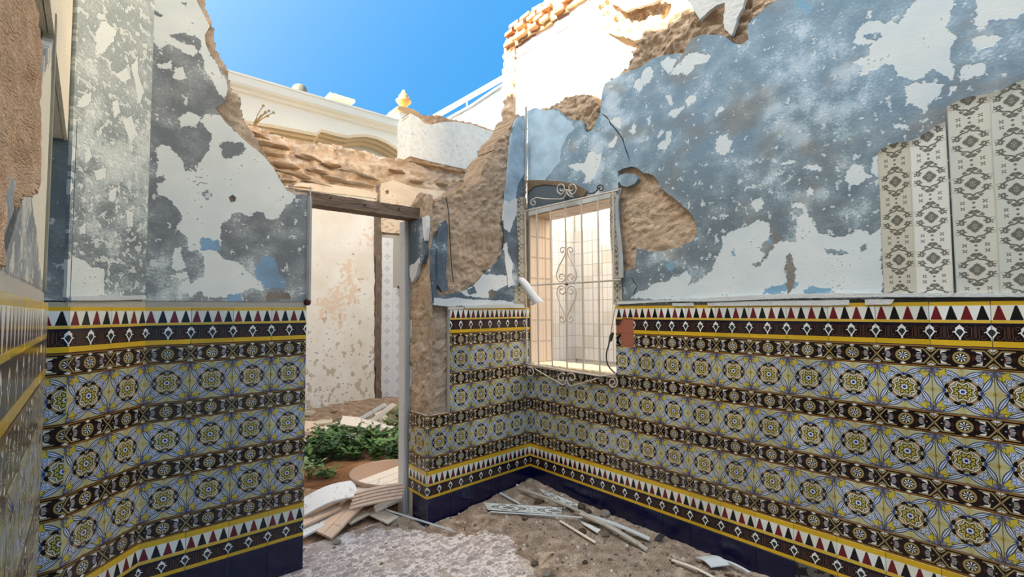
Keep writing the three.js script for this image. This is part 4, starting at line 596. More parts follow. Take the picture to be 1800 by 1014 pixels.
{
  const x0 = 0.5, x1 = 2.864, q0 = -0.6, q1 = 3.3, c = 0.014, nx = Math.round((x1 - x0) / c), ny = Math.round((q1 - q0) / c), pos = [], uv = [], idx = [];
  for (let j = 0; j <= ny; j++) for (let i = 0; i <= nx; i++) { const x = x0 + i * c, q = q0 + j * c; pos.push(x, dirtHeight(x, q), -q); uv.push(x, q); }
  for (let j = 0; j < ny; j++) for (let i = 0; i < nx; i++) { const a = j * (nx + 1) + i; const cx = pos[a * 3] + c, cq = -pos[a * 3 + 2] + c; if (cq > 3.02 && cq < 3.02 + 0.045 * smooth(1.8, 2.88, cx) + 0.001 && cx < 0.94) continue; if (cq > 3.06 && cx < 0.965) continue; if (cq > 3.015 + 0.04 * smooth(1.8, 2.88, cx) && cx > 1.785) continue; if (Math.max(pos[a * 3 + 1], pos[(a + 1) * 3 + 1], pos[(a + nx + 1) * 3 + 1], pos[(a + nx + 2) * 3 + 1]) > -0.001) idx.push(a, a + 1, a + nx + 2, a, a + nx + 2, a + nx + 1); }
  const geo = new THREE.BufferGeometry(); geo.setAttribute('position', new THREE.Float32BufferAttribute(pos, 3)); geo.setAttribute('uv', new THREE.Float32BufferAttribute(uv, 2)); geo.setIndex(idx); geo.computeVertexNormals();
  const m = solo('dirt_layer', 'brown dirt and crumbled mortar drifted over the floor along the tiled walls', 'dirt', geo, M.dirt); m.userData.kind = 'stuff';
  const grit = new THREE.InstancedMesh(new THREE.DodecahedronGeometry(0.005, 0), std({ color: 0xb8a68e }), 2600), mt = new THREE.Matrix4(), qt = new THREE.Quaternion(), r = rand(5), col = new THREE.Color(); let n = 0;
  while (n < 2600) { const x = rr(0.6, 2.85, r), q = rr(0.2, 3.25, r), y = dirtHeight(x, q); if (y < 0.004 && r() > 0.06) continue; const k = 0.35 + Math.pow(r(), 4) * 2.2; qt.setFromEuler(new THREE.Euler(r() * 6, r() * 6, 0)); mt.compose(V(x, Math.max(0, y) + 0.001, -q), qt, V(k * 1.3, k * 0.7, k)); grit.setMatrixAt(n, mt); const tone = r(); col.setRGB(...(tone > 0.75 ? [0.62, 0.57, 0.48] : tone > 0.4 ? [0.33, 0.26, 0.19] : [0.2, 0.15, 0.11])); grit.setColorAt(n, col); n++; }
  grit.name = 'gravel'; grit.castShadow = grit.receiveShadow = true; grit.userData = { label: 'fine gravel and mortar crumbs scattered over the dirt', category: 'gravel', kind: 'stuff' }; grit.material.color.set(0xffffff); scene.add(grit);
}

// ================================================================ THE YARD BEYOND THE DOORWAY
const yardY = (x, q) => -0.03 + 0.16 * smooth(4.4, 6.8, q) + 0.12 * smooth(6.2, 7.0, q) * (0.7 + 0.5 * fbm(x * 1.6, 3, 2)) + 0.05 * fbm(x * 2.2, q * 2.2, 4) + 0.012 * fbm(x * 13, q * 13, 3);
{
  const g = structure('ground_yard'), x0 = -2.6, x1 = 6.5, q0 = 3.3, q1 = 7.2, c = 0.05, nx = Math.round((x1 - x0) / c), ny = Math.round((q1 - q0) / c), pos = [], uv = [], idx = [];
  for (let j = 0; j <= ny; j++) for (let i = 0; i <= nx; i++) { const x = x0 + i * c, q = q0 + j * c; pos.push(x, yardY(x, q), -q); uv.push(x, q); }
  for (let j = 0; j < ny; j++) for (let i = 0; i < nx; i++) { const a = j * (nx + 1) + i; idx.push(a, a + 1, a + nx + 2, a, a + nx + 2, a + nx + 1); }
  const geo = new THREE.BufferGeometry(); geo.setAttribute('position', new THREE.Float32BufferAttribute(pos, 3)); geo.setAttribute('uv', new THREE.Float32BufferAttribute(uv, 2)); geo.setIndex(idx); geo.computeVertexNormals();
  mesh('earth', geo, std({ map: M.dirt.map, color: 0xffeedc, bumpMap: earthBump, bumpScale: 0.012 }), g);
}
const onYard = (px, py, up = 0) => { let h = 0.1; for (let i = 0; i < 6; i++) { const v = ground(px, py, h); h = lerp(h, yardY(v.x, -v.z) + up, 0.6); } return ground(px, py, h); };
{
  const g = WY.group('wall_yard'), P = (l, z) => WY.pts(l, z);
  const top = P([300, 190, 400, 205, 440, 219, 462, 222, 478, 232, 488, 236, 500, 240, 520, 242, 545, 250, 575, 250, 600, 255, 622, 262, 650, 266, 670, 272, 690, 277, 720, 280, 760, 290, 800, 300, 850, 308, 900, 315]);
  const body = [[-0.05, -0.1], [9.0, -0.1], [9.0, top[top.length - 1][1]], ...top.slice().reverse(), [-0.05, top[0][1]]];
  const strata = rubble(0.09, 0.4, -0.05);
  mesh('rubble_core', roughSlab(body, [], 0.4, 0.03, (x, y) => { const t = smooth(3.0, 3.35, y + 0.1 * noise(x * 3, 1)); return lerp(-0.06 + 0.03 * fbm(x * 3, y * 3, 4), strata(x, y) + 0.05 * fbm(x * 2, y * 9, 4), t); }, 0.4), M.earthYard = std({ map: repeat(dataTex(1024, 1024, (x, y, c) => { const n = wrapFbm(x / 100, y / 50, 10, 5), f = wrapFbm(x / 12, y / 7, 85, 3); mix3(c, [224, 188, 152], [248, 228, 202], clamp(0.5 + n * 0.9 + f * 0.3)); if (f + n * 0.5 > 0.5) mix3(c, c.slice(), [246, 230, 206], 0.7); if (f - n * 0.4 < -0.55) mix3(c, c.slice(), [166, 120, 84], 0.6); }), 1.4), bumpMap: earthBump, bumpScale: 0.02, roughness: 1 }), g);
  // individual flat stones that stand proud of the rubble
  const stoneMat = [0xdcbb96, 0xe8cfae, 0xcfa880].map((c) => std({ color: c, bumpMap: grainTex, bumpScale: 0.01 })), r = rand(77);
  for (const [px, py, w, h] of [[460, 250, 60, 10], [478, 268, 40, 12], [450, 236, 40, 8], [492, 256, 36, 9], [505, 290, 44, 12], [520, 305, 50, 10], [500, 316, 40, 9], [545, 276, 40, 10], [560, 300, 36, 10], [585, 290, 30, 9], [590, 312, 48, 10], [620, 300, 40, 10], [636, 322, 52, 12], [650, 310, 36, 9], [560, 322, 46, 8], [530, 330, 50, 8], [700, 300, 30, 9], [735, 318, 30, 9], [780, 322, 28, 9], [815, 318, 24, 8]]) {
    const [s, hh] = WY.px(px, py, 0.03), gm = stoneGeo(r() * 50, 0.5), m = mesh('stone', gm, pick(stoneMat, r), g); m.scale.set(w * 0.0115 * 0.7, h * 0.0095 * 1.0, 0.2); m.position.set(s, hh, -0.03); m.rotation.z = (r() - 0.5) * 0.2;
  }
  const limeTex = (seed, stain) => { const t = dataTex(1024, 1024, (x, y, c) => { const s = x / 1024, q = y / 1024, n = fbm(s * 5 + seed, q * 6, 5), f = fbm(s * 40 + seed, q * 60, 3); mix3(c, [234, 222, 202], [248, 242, 230], clamp(0.6 + n * 0.8)); const d = fbm(s * 3 + seed * 2, q * 3, 4); if (d + f * 0.3 > 0.46 && stain) mix3(c, c.slice(), [232, 200, 164], 0.6); if (f + n * 0.5 - q * 0.5 > 0.42) mix3(c, c.slice(), [176, 156, 132], 0.8); if (fbm(s * 22 + 5, q * 26 + seed, 3) - q * 0.75 > 0.16) mix3(c, c.slice(), [182, 160, 130], 0.6); }); t.wrapS = t.wrapT = THREE.ClampToEdgeWrapping; return t; };
  M.limeA = std({ map: limeTex(3, true), bumpMap: grainTex, bumpScale: 0.002 }); M.limeB = std({ map: limeTex(8, true), color: 0xffeeda, bumpMap: grainTex, bumpScale: 0.006 });
  const span = (geo) => { geo.computeBoundingBox(); const b = geo.boundingBox; return uvs(geo, b.min.x, b.min.y, b.max.x - b.min.x, b.max.y - b.min.y); };
  const A = rag(P([360, 330, 430, 326, 512, 328, 540, 332, 590, 338, 630, 342, 657, 350, 657, 700, 640, 708, 600, 712, 560, 722, 470, 735, 360, 750]), 0.05, 0.025, 6); mesh('lime_plaster', span(plate(A, [], 0.03, 0.08)), M.limeA, g);
  const Bp = rag(P([668, 322, 690, 318, 730, 330, 770, 336, 830, 340, 830, 400, 716, 412, 668, 408]), 0.05, 0.02, 6); mesh('lime_plaster', span(plate(Bp, [rag(P([676, 336, 682, 334, 683, 341, 677, 342]), 0.02, 0.005)], 0.025, 0.07)), M.limeB, g);
  mesh('ledge', plate(rag(P([520, 322, 580, 326, 640, 334, 660, 342, 660, 350, 600, 342, 540, 336, 505, 334]), 0.04, 0.012, 8), [], 0.05, 0.1), M.limeB, g);
  const post = P([657, 356, 668, 358, 668, 714, 658, 714]); mesh('timber_post', roughSlab(post, [], 0.05, 0.02, (x, y) => 0.055 + 0.02 * fbm(x * 20, y * 4, 3), 0.3), M.oldWood, g);
  // panel of small patterned tiles, and the niche with its shelf beside it
  const tA = P([668, 412, 714, 418, 714, 700, 668, 700]), sx = tA[0][0] + 0.01, tw = 0.20;
  for (let i = 0; i < 2; i++) for (let k = 0; k < 13; k++) { const y0 = 0.16 + k * tw; if (y0 + tw > tA[0][1] + 0.02 || (i === 1 && (k > 8))) continue; const m = mesh('tile', tileGeo(tw, tw, 0, 1), M.diamond, g); m.position.set(sx + i * tw, y0, 0.035); m.rotation.z = 0.004 * (k % 3 - 1); }
  mesh('tile_bed', box(sx - 0.01, sx + tw * 2, 0, tA[0][1], -0.04, 0.034), M.mortar, g);
  const n0 = sx + tw * 2; mesh('niche_shelf', box(n0 - tw * 0.6, n0 + 0.5, P([703, 503])[0][1] - 0.04, P([703, 503])[0][1], -0.1, 0.16), M.oldWood, g);
  for (let k = 0; k < 8; k++) { const m = mesh('tile', tileGeo(tw, tw, 0, 1), M.diamond, g); m.position.set(n0, 0.16 + k * tw, -0.01); }
}
// the white parapet block that sits over the yard wall
{
  const g = thing('parapet_block', 'whitewashed masonry parapet block with a crumbling earthen top, above the ruined yard wall', 'parapet', [0, 0, 0]);
  const f = new Wall(3.815, 6.965, 1, 0); f.seat(g); const P = (l) => f.pts(l);
  const rim = P([721, 199, 735, 206, 745, 216, 758, 219, 775, 215, 800, 214, 830, 219, 850, 226, 870, 232, 890, 238, 930, 250]).map(([x, y]) => [Math.max(0, x), y]);
  const low = P([721, 274, 760, 284, 800, 293, 850, 303, 930, 320]).map(([x, y]) => [Math.max(0, x), y]);
  M.lime = std({ map: repeat(dataTex(512, 512, (x, y, c) => { const n = wrapFbm(x / 64, y / 64, 8, 5), f = wrapFbm(x / 9, y / 9, 57, 2); mix3(c, [228, 222, 206], [246, 241, 228], clamp(0.5 + n)); if (n * 0.8 + f * 0.25 > 0.36) mix3(c, c.slice(), [190, 188, 178], 0.6); }), 0.9), bumpMap: grainTex, bumpScale: 0.004 });
  mesh('render_coat', plate([...low, ...rag(rim.slice().reverse(), 0.04, 0.012, 9, 0, true)], [], 0, 0.47), M.lime, g);
  mesh('base_band', plate([...low.map(([x, y]) => [x - 0.012, y - 0.01]), ...low.slice().reverse().map(([x, y]) => [x - 0.012, y + 0.09])], [], 0.014, 0.5), M.lime, g);
  const crest = [...rim.map(([x, y]) => [x, y - 0.06]), ...rim.slice().reverse().map(([x, y], i, a) => [x, y + 0.02 + 0.16 * smooth(0.05, 0.35, x) * smooth(1.0, 0.45, x) + 0.04 * smooth(0.6, 1.2, x)])];
  const cr = roughSlab(crest, [], 0.3, 0.025, (x, y) => -0.05 + 0.05 * fbm(x * 8, y * 8, 3)); mesh('earth_crest', cr, M.earthWarm, g);
  mesh('bed_course', roughSlab([...low.map(([x, y]) => [x, y - 0.07]), ...low.slice().reverse().map(([x, y]) => [x, y + 0.0])], [], 0.4, 0.02, (x, y) => 0.0 + 0.05 * fbm(x * 7, y * 12, 3)), M.earthWarm, g);
  // dry weed on the yard wall
  const wd = thing('dry_weed', 'thin dry weed sprouting from the top of the ruined yard wall at the left', 'weed', [0, 0, 0]), base = WY.at(...WY.px(447, 222), 0), tips = [[458, 205], [466, 198], [472, 196], [480, 199], [462, 187], [450, 212], [470, 205]], mat = std({ color: 0xa98f5e });
  const stems = tips.map(([x, y]) => tube([base, WY.at(...WY.px((447 + x) / 2 - 2, (222 + y) / 2 - 2), 0.02), WY.at(...WY.px(x, y), 0.03)], 0.006, 8, 4)); mesh('stem', mergeGeometries(stems), mat, wd);
  for (const [x, y] of tips) { const s = new THREE.IcosahedronGeometry(0.02, 0), v = WY.at(...WY.px(x, y), 0.03); s.translate(v.x, v.y, v.z); mesh('seed_head', s, mat, wd); }
}
// ================================================================ THE HOUSE BEHIND
{
  const g = thing('house', 'cream rendered house with a moulded parapet cornice and a curved hood mould, beyond the yard', 'house'); WH.seat(g); const P = (l, z) => WH.pts(l, z), right = WH.px(700, 215)[0] + 0.1;
  M.cream = std({ color: 0xfaf1de, bumpMap: grainTex, bumpScale: 0.003 }); M.ochre = std({ color: 0xf4d6a8, roughness: 0.8 }); M.creamTrim = std({ color: 0xfaf2e0 });
  mesh('facade', box(0, right, 0, 5.62, -4, 0), M.cream, g);
  const prof = [[0, 5.56], [0.05, 5.57], [0.06, 5.62], [0.13, 5.64], [0.16, 5.68], [0.17, 5.80], [0.19, 5.81], [0.19, 5.845], [-0.25, 5.85], [-0.25, 5.56]], cs = new THREE.Shape(prof.map(([z, y]) => new THREE.Vector2(-z, y))), cg = new THREE.ExtrudeGeometry(cs, { depth: right + 0.15, bevelEnabled: false }); cg.rotateY(Math.PI / 2); mesh('cornice', cg, M.creamTrim, g);
  const hood = P([380, 216, 470, 229, 545, 243, 549, 240, 554, 236, 580, 243, 600, 247, 610, 245, 630, 244, 650, 248, 668, 256, 686, 268, 700, 274, 740, 282]);
  const ribbon = (w, z, dz) => plate([...hood, ...hood.slice().reverse().map(([x, y]) => [x, y - w])], [], z, dz);
  mesh('hood_mould', ribbon(0.06, 0.36, 0.36), M.ochre, g); const rb = ribbon(0.05, 0.26, 0.26); rb.translate(0, -0.06, 0); mesh('hood_mould', rb, M.ochre, g); const rc = ribbon(0.06, 0.14, 0.14); rc.translate(0, -0.11, 0); mesh('hood_mould', rc, M.ochre, g);
  // corner pedestal with its finial
  const c0 = P([719, 190])[0][0];
  mesh('pedestal', box(c0 - 0.24, c0 + 0.24, 5.4, 6.12, -0.5, -0.02), M.creamTrim, g); mesh('pedestal_cap', mergeGeometries([box(c0 - 0.3, c0 + 0.3, 6.12, 6.18, -0.56, 0.04), box(c0 - 0.26, c0 + 0.26, 6.18, 6.24, -0.52, 0.0), box(c0 - 0.19, c0 + 0.19, 6.24, 6.29, -0.45, -0.07)]), std({ color: 0xdcab74, roughness: 0.8 }), g);
  const sc = mesh('scroll', plate(P([690, 217, 700, 208, 706, 206, 706, 226, 690, 222]), [], -0.1, 0.25), M.creamTrim, g); sc.position.z = 0;
  const urn = new THREE.LatheGeometry([[0, 0], [0.1, 0], [0.07, 0.05], [0.05, 0.1], [0.09, 0.13], [0.14, 0.2], [0.17, 0.23], [0.18, 0.26], [0.14, 0.28], [0.1, 0.3], [0.12, 0.34], [0.1, 0.39], [0.06, 0.42], [0.06, 0.45], [0.04, 0.49], [0, 0.53]].map(([x, y]) => new THREE.Vector2(x, y)), 20); urn.translate(c0, 6.26, -0.26); mesh('finial', urn, M.peachStone = std({ color: 0xd8a264, roughness: 0.8 }), g);
  const ch = thing('chimney', 'low square cream chimney with a thin capping slab on the house roof', 'chimney'); WH.seat(ch); const q = new Wall(-2.6, 10.4, 1, 0), [a, b] = q.pts([583, 190, 618, 192]), t = q.px(600, 170)[1];
  mesh('shaft', box(a[0], b[0], 5.63, t - 0.06, -1.7, -0.9), std({ color: 0xcfc3a8, bumpMap: grainTex, bumpScale: 0.004 }), ch); mesh('cap', box(a[0] - 0.06, b[0] + 0.06, t - 0.06, t, -1.78, -0.84), std({ color: 0xd8ccb2 }), ch);
  const tk = thing('water_tank', 'round grey end of a rooftop water tank on the house roof', 'tank'), tc = q.at(...q.px(526, 159)), ax = V(0.5, 0, -1).normalize(), cyl = new THREE.CylinderGeometry(0.15, 0.15, 1.0, 24); const bv = new THREE.LatheGeometry([[0, 0.06], [0.08, 0.055], [0.13, 0.03], [0.155, 0]].map(([x, y]) => new THREE.Vector2(x, y)), 24); bv.rotateX(Math.PI); bv.translate(0, -0.5, 0);
  const tg = mergeGeometries([cyl, bv]); tg.translate(0, 0.5, 0); tg.applyQuaternion(new THREE.Quaternion().setFromUnitVectors(V(0, 1, 0), ax)); tg.translate(tc.x, tc.y, tc.z); mesh('drum', tg, std({ color: 0x50564e, roughness: 0.6 }), tk); const sm = std({ color: 0xa89684 }); mesh('stand_leg', bar(tc.clone().add(V(0.05, -0.1, -0.1)), V(tc.x + 0.55, 5.64, tc.z - 0.2), 0.05), sm, tk); mesh('stand_leg', bar(tc.clone().add(V(0.2, -0.1, -0.6)), V(tc.x + 0.2, 5.64, tc.z - 0.6), 0.04), sm, tk);
}
// terrace wall and its rail on the right
{
  const T = new Wall(6.2, 9.6, 0, -1), g = thing('terrace_wall', 'white terrace parapet wall with a chipped top edge, receding behind the parapet block', 'wall'); T.seat(g); const P = (l) => T.pts(l);
  const top = P([740, 238, 795, 206, 812, 199, 830, 187, 850, 172, 870, 160, 888, 148, 905, 138]), zz = [[top[0][0], 3.5], [top[top.length - 1][0] + 1.0, 3.5], [top[top.length - 1][0] + 1.0, top[top.length - 1][1]], ...rag(top, 0.06, 0.015, 7, 0, true).reverse()];
  mesh('masonry', plate(zz, [], 0, 0.28), M.limeBlue ??= std({ color: 0xdfe6ea, bumpMap: grainTex, bumpScale: 0.003 }), g);
  const cap = P([740, 238, 795, 206, 830, 187, 870, 160, 905, 138]); mesh('coping', plate([...cap.map(([x, y]) => [x, y - 0.05]), ...cap.slice().reverse()].map(([x, y]) => [x, y + 0.03]), [], 0.05, 0.38), std({ color: 0xf2f0ea }), g);
  const r = thing('terrace_rail', 'long white painted handrail above the terrace wall, running up to the right', 'handrail'); const m = std({ color: 0xf4f2ee, roughness: 0.5 }), a = T.at(...T.px(752, 207), -0.1), b = T.at(...T.px(893, 126), -0.1), d = b.clone().sub(a).normalize(), b2 = b.clone().addScaledVector(d, 0.8);
  mesh('rail', bar(a, b2, 0.062, 14), m, r); for (const t of [0.5, 0.93]) { const p = a.clone().lerp(b, t); mesh('post', bar(p.clone().add(V(0, -0.3, 0)), p, 0.02), m, r); }
}
// ================================================================ THE ROOM BEYOND THE WINDOW
{
  const g = WK.group('wall_kitchen'), P = (l, z) => WK.pts(l, z), top = 5.72, L = 5.2, qEnd = 0.26;
  M.limeWhite = std({ color: 0xf0eee8, bumpMap: grainTex, bumpScale: 0.003 });
  mesh('masonry', box(0, L, 0, top - 0.02, -0.4, -0.02), M.limeWhite, g);
  const end = rag([[-0.02, 0], [qEnd, 0], [qEnd, 3.2], [qEnd + 0.02, 4.2], [qEnd - 0.02, 5.0], [qEnd + 0.03, 5.45], [qEnd + 0.05, top], [0.18, top + 0.05], [0.1, 5.9], [0.05, 5.6], [-0.02, 5.2], [0.02, 4.9], [-0.04, 4.2]], 0.04, 0.02, 8);
  mesh('adobe_end', roughSlab(end, [], 0.3, 0.02, (x, y) => 0.02 + 0.06 * fbm(x * 7, y * 7, 4)), M.earth, g);
  const st = rag([[-0.24, 3.0], [-0.02, 3.0], [0.0, 4.3], [-0.02, 4.72], [-0.22, 4.74]], 0.04, 0.02, 8); mesh('plaster_remnant', plate(st, [], -0.05, 0.2), M.limeBlue, g);
  // the broken brick courses and earth along the top
  const bm = [0xd2a078, 0xdcb086, 0xe6c49a, 0xc08a64].map((c) => std({ color: c, bumpMap: grainTex, bumpScale: 0.006 })), r = rand(12);
  const cap = rag([[0.16, 5.56], [0.6, 5.6], [1.0, 5.57], [1.6, 5.62], [2.4, 5.58], [4.0, 5.6], [4.0, 5.98], [3.0, 5.9], [2.2, 5.99], [1.5, 5.9], [1.0, 5.97], [0.5, 5.86], [0.3, 5.9], [0.17, 5.78]], 0.05, 0.03, 7); mesh('adobe_crest', roughSlab(cap, [], 0.3, 0.02, (x, y) => 0.03 + 0.05 * fbm(x * 7, y * 9, 4)), M.earthWarm, g);
  for (let k = 0; k < 4; k++) for (let i = 0; i < 13; i++) { const s = 0.2 + i * 0.262 + (k % 2) * 0.13 + r() * 0.03; if (r() > 0.62) continue; const L2 = rr(0.07, 0.125, r), m = mesh('brick', box(-L2, L2, -0.026, 0.026, -0.06, 0.05), pick(bm, r), g); m.position.set(s, top - 0.08 + k * 0.07 + r() * 0.02, 0.035 + r() * 0.03); m.rotation.set((r() - 0.5) * 0.12, (r() - 0.5) * 0.2, (r() - 0.5) * 0.12); }
  for (const [a, b] of [[0.22, 0.72], [1.1, 1.36]]) mesh('soffit_board', box(a, b, top - 0.32, top - 0.12, -0.03, -0.008), std({ color: 0x9a8a86 }), g);
  // white wall tiles low down, seen through the grille
  M.wt = [glaze(whiteTileTex, 0xffffff, 0.25), glaze(whiteTileTex, 0xf2f0ea, 0.3)]; const tw = 0.15, q0 = 5.45 - 4.03;
  for (let i = 0; i < 9; i++) for (let k = 0; k < 11; k++) { const m = mesh('tile', tileGeo(tw, tw, 0, 1), M.wt[(i * 7 + k * 3) % 5 ? 0 : 1], g); m.position.set(q0 + i * tw, 0.95 + k * tw, 0); }
  const k = new Wall(3.2, 4.03, 1, 0).group('wall_kitchen_side'); mesh('masonry', box(0, 1.41, 0, 2.9, -0.2, -0.008), M.limeWhite, k);
  for (let i = 0; i < 5; i++) for (let j = 0; j < 11; j++) { const m = mesh('tile', tileGeo(tw, tw, 0, 1), M.wt[(i * 5 + j) % 4 ? 0 : 1], k); m.position.set(1.4 - (i + 1) * tw, 0.95 + j * tw, -0.007); }
  const fl = structure('floor_kitchen'); mesh('slab', box(2.9, 4.6, -0.1, 0.0, -4.03, -0.3), M.mortar, fl);
}
// unseen stepped house added along the left to keep the sun off the room and the yard
{
  const g = thing('added_shade_house', 'tall plain unseen house added along the left to shade the room and the yard', 'house'), m = std({ color: 0xe6dfd2 });
  mesh('shade_wing', box(-6, -2.6, 0, 7.55, -4.6, 7), m, g); mesh('shade_wing', box(-6, -2.605, 0, 8.7, -5.5, -4.6), m, g); mesh('shade_wing', box(-6, -2.61, 0, 10.1, -6.9, -5.5), m, g); mesh('shade_wing', box(-6, -2.62, 0, 13.2, -10.5, -6.9), m, g);
  mesh('shade_ledge', box(-6.05, -2.5, 7.47, 7.55, -4.6, 7), m, g);
  const s = structure('ground_street'); mesh('earth', box(-9, 9, -0.35, -0.15, -16, 8), std({ color: 0xb5a48c }), s);
}

// ================================================================ THINGS
M.iron = std({ color: 0xd2c6b8, roughness: 0.55, metalness: 0.1, bumpMap: grainTex, bumpScale: 0.001 }); M.ironDark = std({ color: 0x3a3632, roughness: 0.7 });
{ // the window grille: seven bars, three rails and scrolls of flat iron
  const Z = 0.055, g = thing('window_grille', 'white painted wrought iron window grille with scrolls in front of the tiled window', 'grille'), p = (x, y, z = Z) => WR.at(...WR.px(x, y, z), z);
  const topY = (x) => lerp(371, 335, (x - 922) / (1085 - 922)), midY = (x) => lerp(502, 492, (x - 924) / 168), lowY = (x) => lerp(637, 661, (x - 916) / (1055 - 916));
  for (const x of [923.4, 944, 968, 994, 1022.5, 1051.5]) mesh('bar', bar(p(x - 0.6, topY(x)), p(x + 3, lowY(x + 3)), 0.0065), M.iron, g);
  mesh('bar', bar(p(1078, 337), p(1079, 493), 0.008), M.iron, g);
  const rail = (l) => mesh('rail', tube(l.map(([x, y]) => p(x, y)), 0.0075, 20, 6), M.iron, g); rail([[920, 372], [1000, 353.8], [1089, 334]]); rail([[924, 502], [1000, 497.6], [1092, 492]]); rail([[916, 638], [985, 649.5], [1055, 661]]); rail([[1052, 661], [1066, 660], [1083, 657]]);
  const spiral = (cx, cy, r, a0, turns, dir) => { const o = [], n = Math.ceil(turns * 14); for (let i = 0; i <= n; i++) { const t = i / n, a = a0 + dir * t * turns * Math.PI * 2, q = r * (1 - 0.72 * t); o.push([cx + q * Math.cos(a), cy + q * Math.sin(a) * 1.15]); } return o; };
  const scroll = (pts, mat = M.iron) => mesh('scroll', tube(pts.map(([x, y]) => p(x, y)), 0.0052, pts.length * 4, 6), mat, g);
  const rev = (l) => l.slice().reverse();
  for (const m of [1, -1]) { const X = (x) => 996 + m * x; const S = (cx, cy, r, a0, turns, dir) => spiral(X(cx), cy, r, m > 0 ? a0 : Math.PI - a0, turns, m * dir);
    // upper and lower spear shapes around the middle bar, each with four scrolls
    scroll([...rev(S(7, 440, 6, Math.PI * 0.85, 1.1, 1)), [X(2), 446], [X(8), 458], [X(15), 472], [X(18), 486], ...S(8.5, 487, 8.5, 0, 1.3, 1)]);
    scroll([...rev(S(8, 511, 8.5, 0, 1.3, -1)), [X(17), 516], [X(13), 530], [X(6), 546], [X(2), 555], ...S(7.5, 560, 6, Math.PI, 1.1, -1)]);
    // crest
    scroll([...rev(S(9, 331, 9, Math.PI * 0.5, 1.2, -1)), [X(1), 333], [X(0.5), 338], [X(5), m > 0 ? 344 : 348], [X(12), m > 0 ? 346 : 350]]);
    // apron
    scroll([...rev(S(8.5, 664, 9, Math.PI * 0.85, 1.15, 1)), [X(2), 668], [X(2), 673], [X(7), m > 0 ? 678 : 676], [X(16), m > 0 ? 676 : 671], [X(34), m > 0 ? 671 : 661], [X(56), m > 0 ? 664 : 648]]);
  }
  scroll([[984, 350], [960, 349.5], [940, 348], ...spiral(938, 356, 6, -1.2, 1.2, -1)]); scroll([[1034, 340], [1046, 338], [1052, 330], ...spiral(1056, 331, 6, 3.14, 1.2, 1)], M.ironDark);
  scroll([[928, 642], ...spiral(931, 654, 8, -1.9, 1.3, 1)]); scroll([[1083, 662], ...spiral(1077, 672, 9, -0.9, 1.4, 1)]);
  for (const [x, y] of [[996, 349], [996, 499], [996, 660]]) { const v = p(x, y), b = new THREE.BoxGeometry(0.012, 0.022, 0.03); b.translate(v.x, v.y, v.z); mesh('tie', b, M.ironDark, g); }
  for (const [x, y] of [[922, 371], [1085, 336], [926, 637], [1084, 657], [1090, 492]]) mesh('lug', bar(p(x, y, -0.02), p(x, y, Z), 0.007), M.ironDark, g);
}
{ // curl of torn white paper on the left of the grille
  const Z = 0.09, l = [[906, 491, 914, 487], [914, 496, 922, 488], [922, 505, 931, 495], [929, 515, 939, 505], [935, 525, 946, 517], [938, 537, 957, 530]], pos = [], uv = [], idx = [], n = 20, k = 10, r = rand(3);
  for (let i = 0; i <= n; i++) { const f = i / n * (l.length - 1), a = Math.min(l.length - 2, Math.floor(f)), t = f - a, q = [0, 1, 2, 3].map((c) => lerp(l[a][c], l[a + 1][c], t)); for (let j = 0; j <= k; j++) { const u = j / k, tear = j === 0 ? 5 * (i % 2) * r() : 0, v = WR.at(...WR.px(lerp(q[0] - tear, q[2], u), lerp(q[1] + tear * 0.6, q[3], u), Z), Z + 0.03 * Math.sin(u * 3) + (j % 2 ? 0.009 : 0) + 0.02 * Math.sin(i / n * 3)); pos.push(v.x, v.y, v.z); uv.push(u, i / n); } }
  for (let i = 0; i < n; i++) for (let j = 0; j < k; j++) { const a = i * (k + 1) + j; idx.push(a, a + 1, a + k + 2, a, a + k + 2, a + k + 1); }
  const gg = new THREE.BufferGeometry(); gg.setAttribute('position', new THREE.Float32BufferAttribute(pos, 3)); gg.setAttribute('uv', new THREE.Float32BufferAttribute(uv, 2)); gg.setIndex(idx); gg.computeVertexNormals(); const b = gg.clone(); b.translate(0.001, 0, 0); b.setIndex([...b.index.array].reverse()); b.computeVertexNormals();
  solo('torn_paper', 'curled strip of torn white paper caught on the left side of the window grille', 'paper', mergeGeometries([gg, b]), std({ color: 0xf0eeea, roughness: 0.8 }));
}
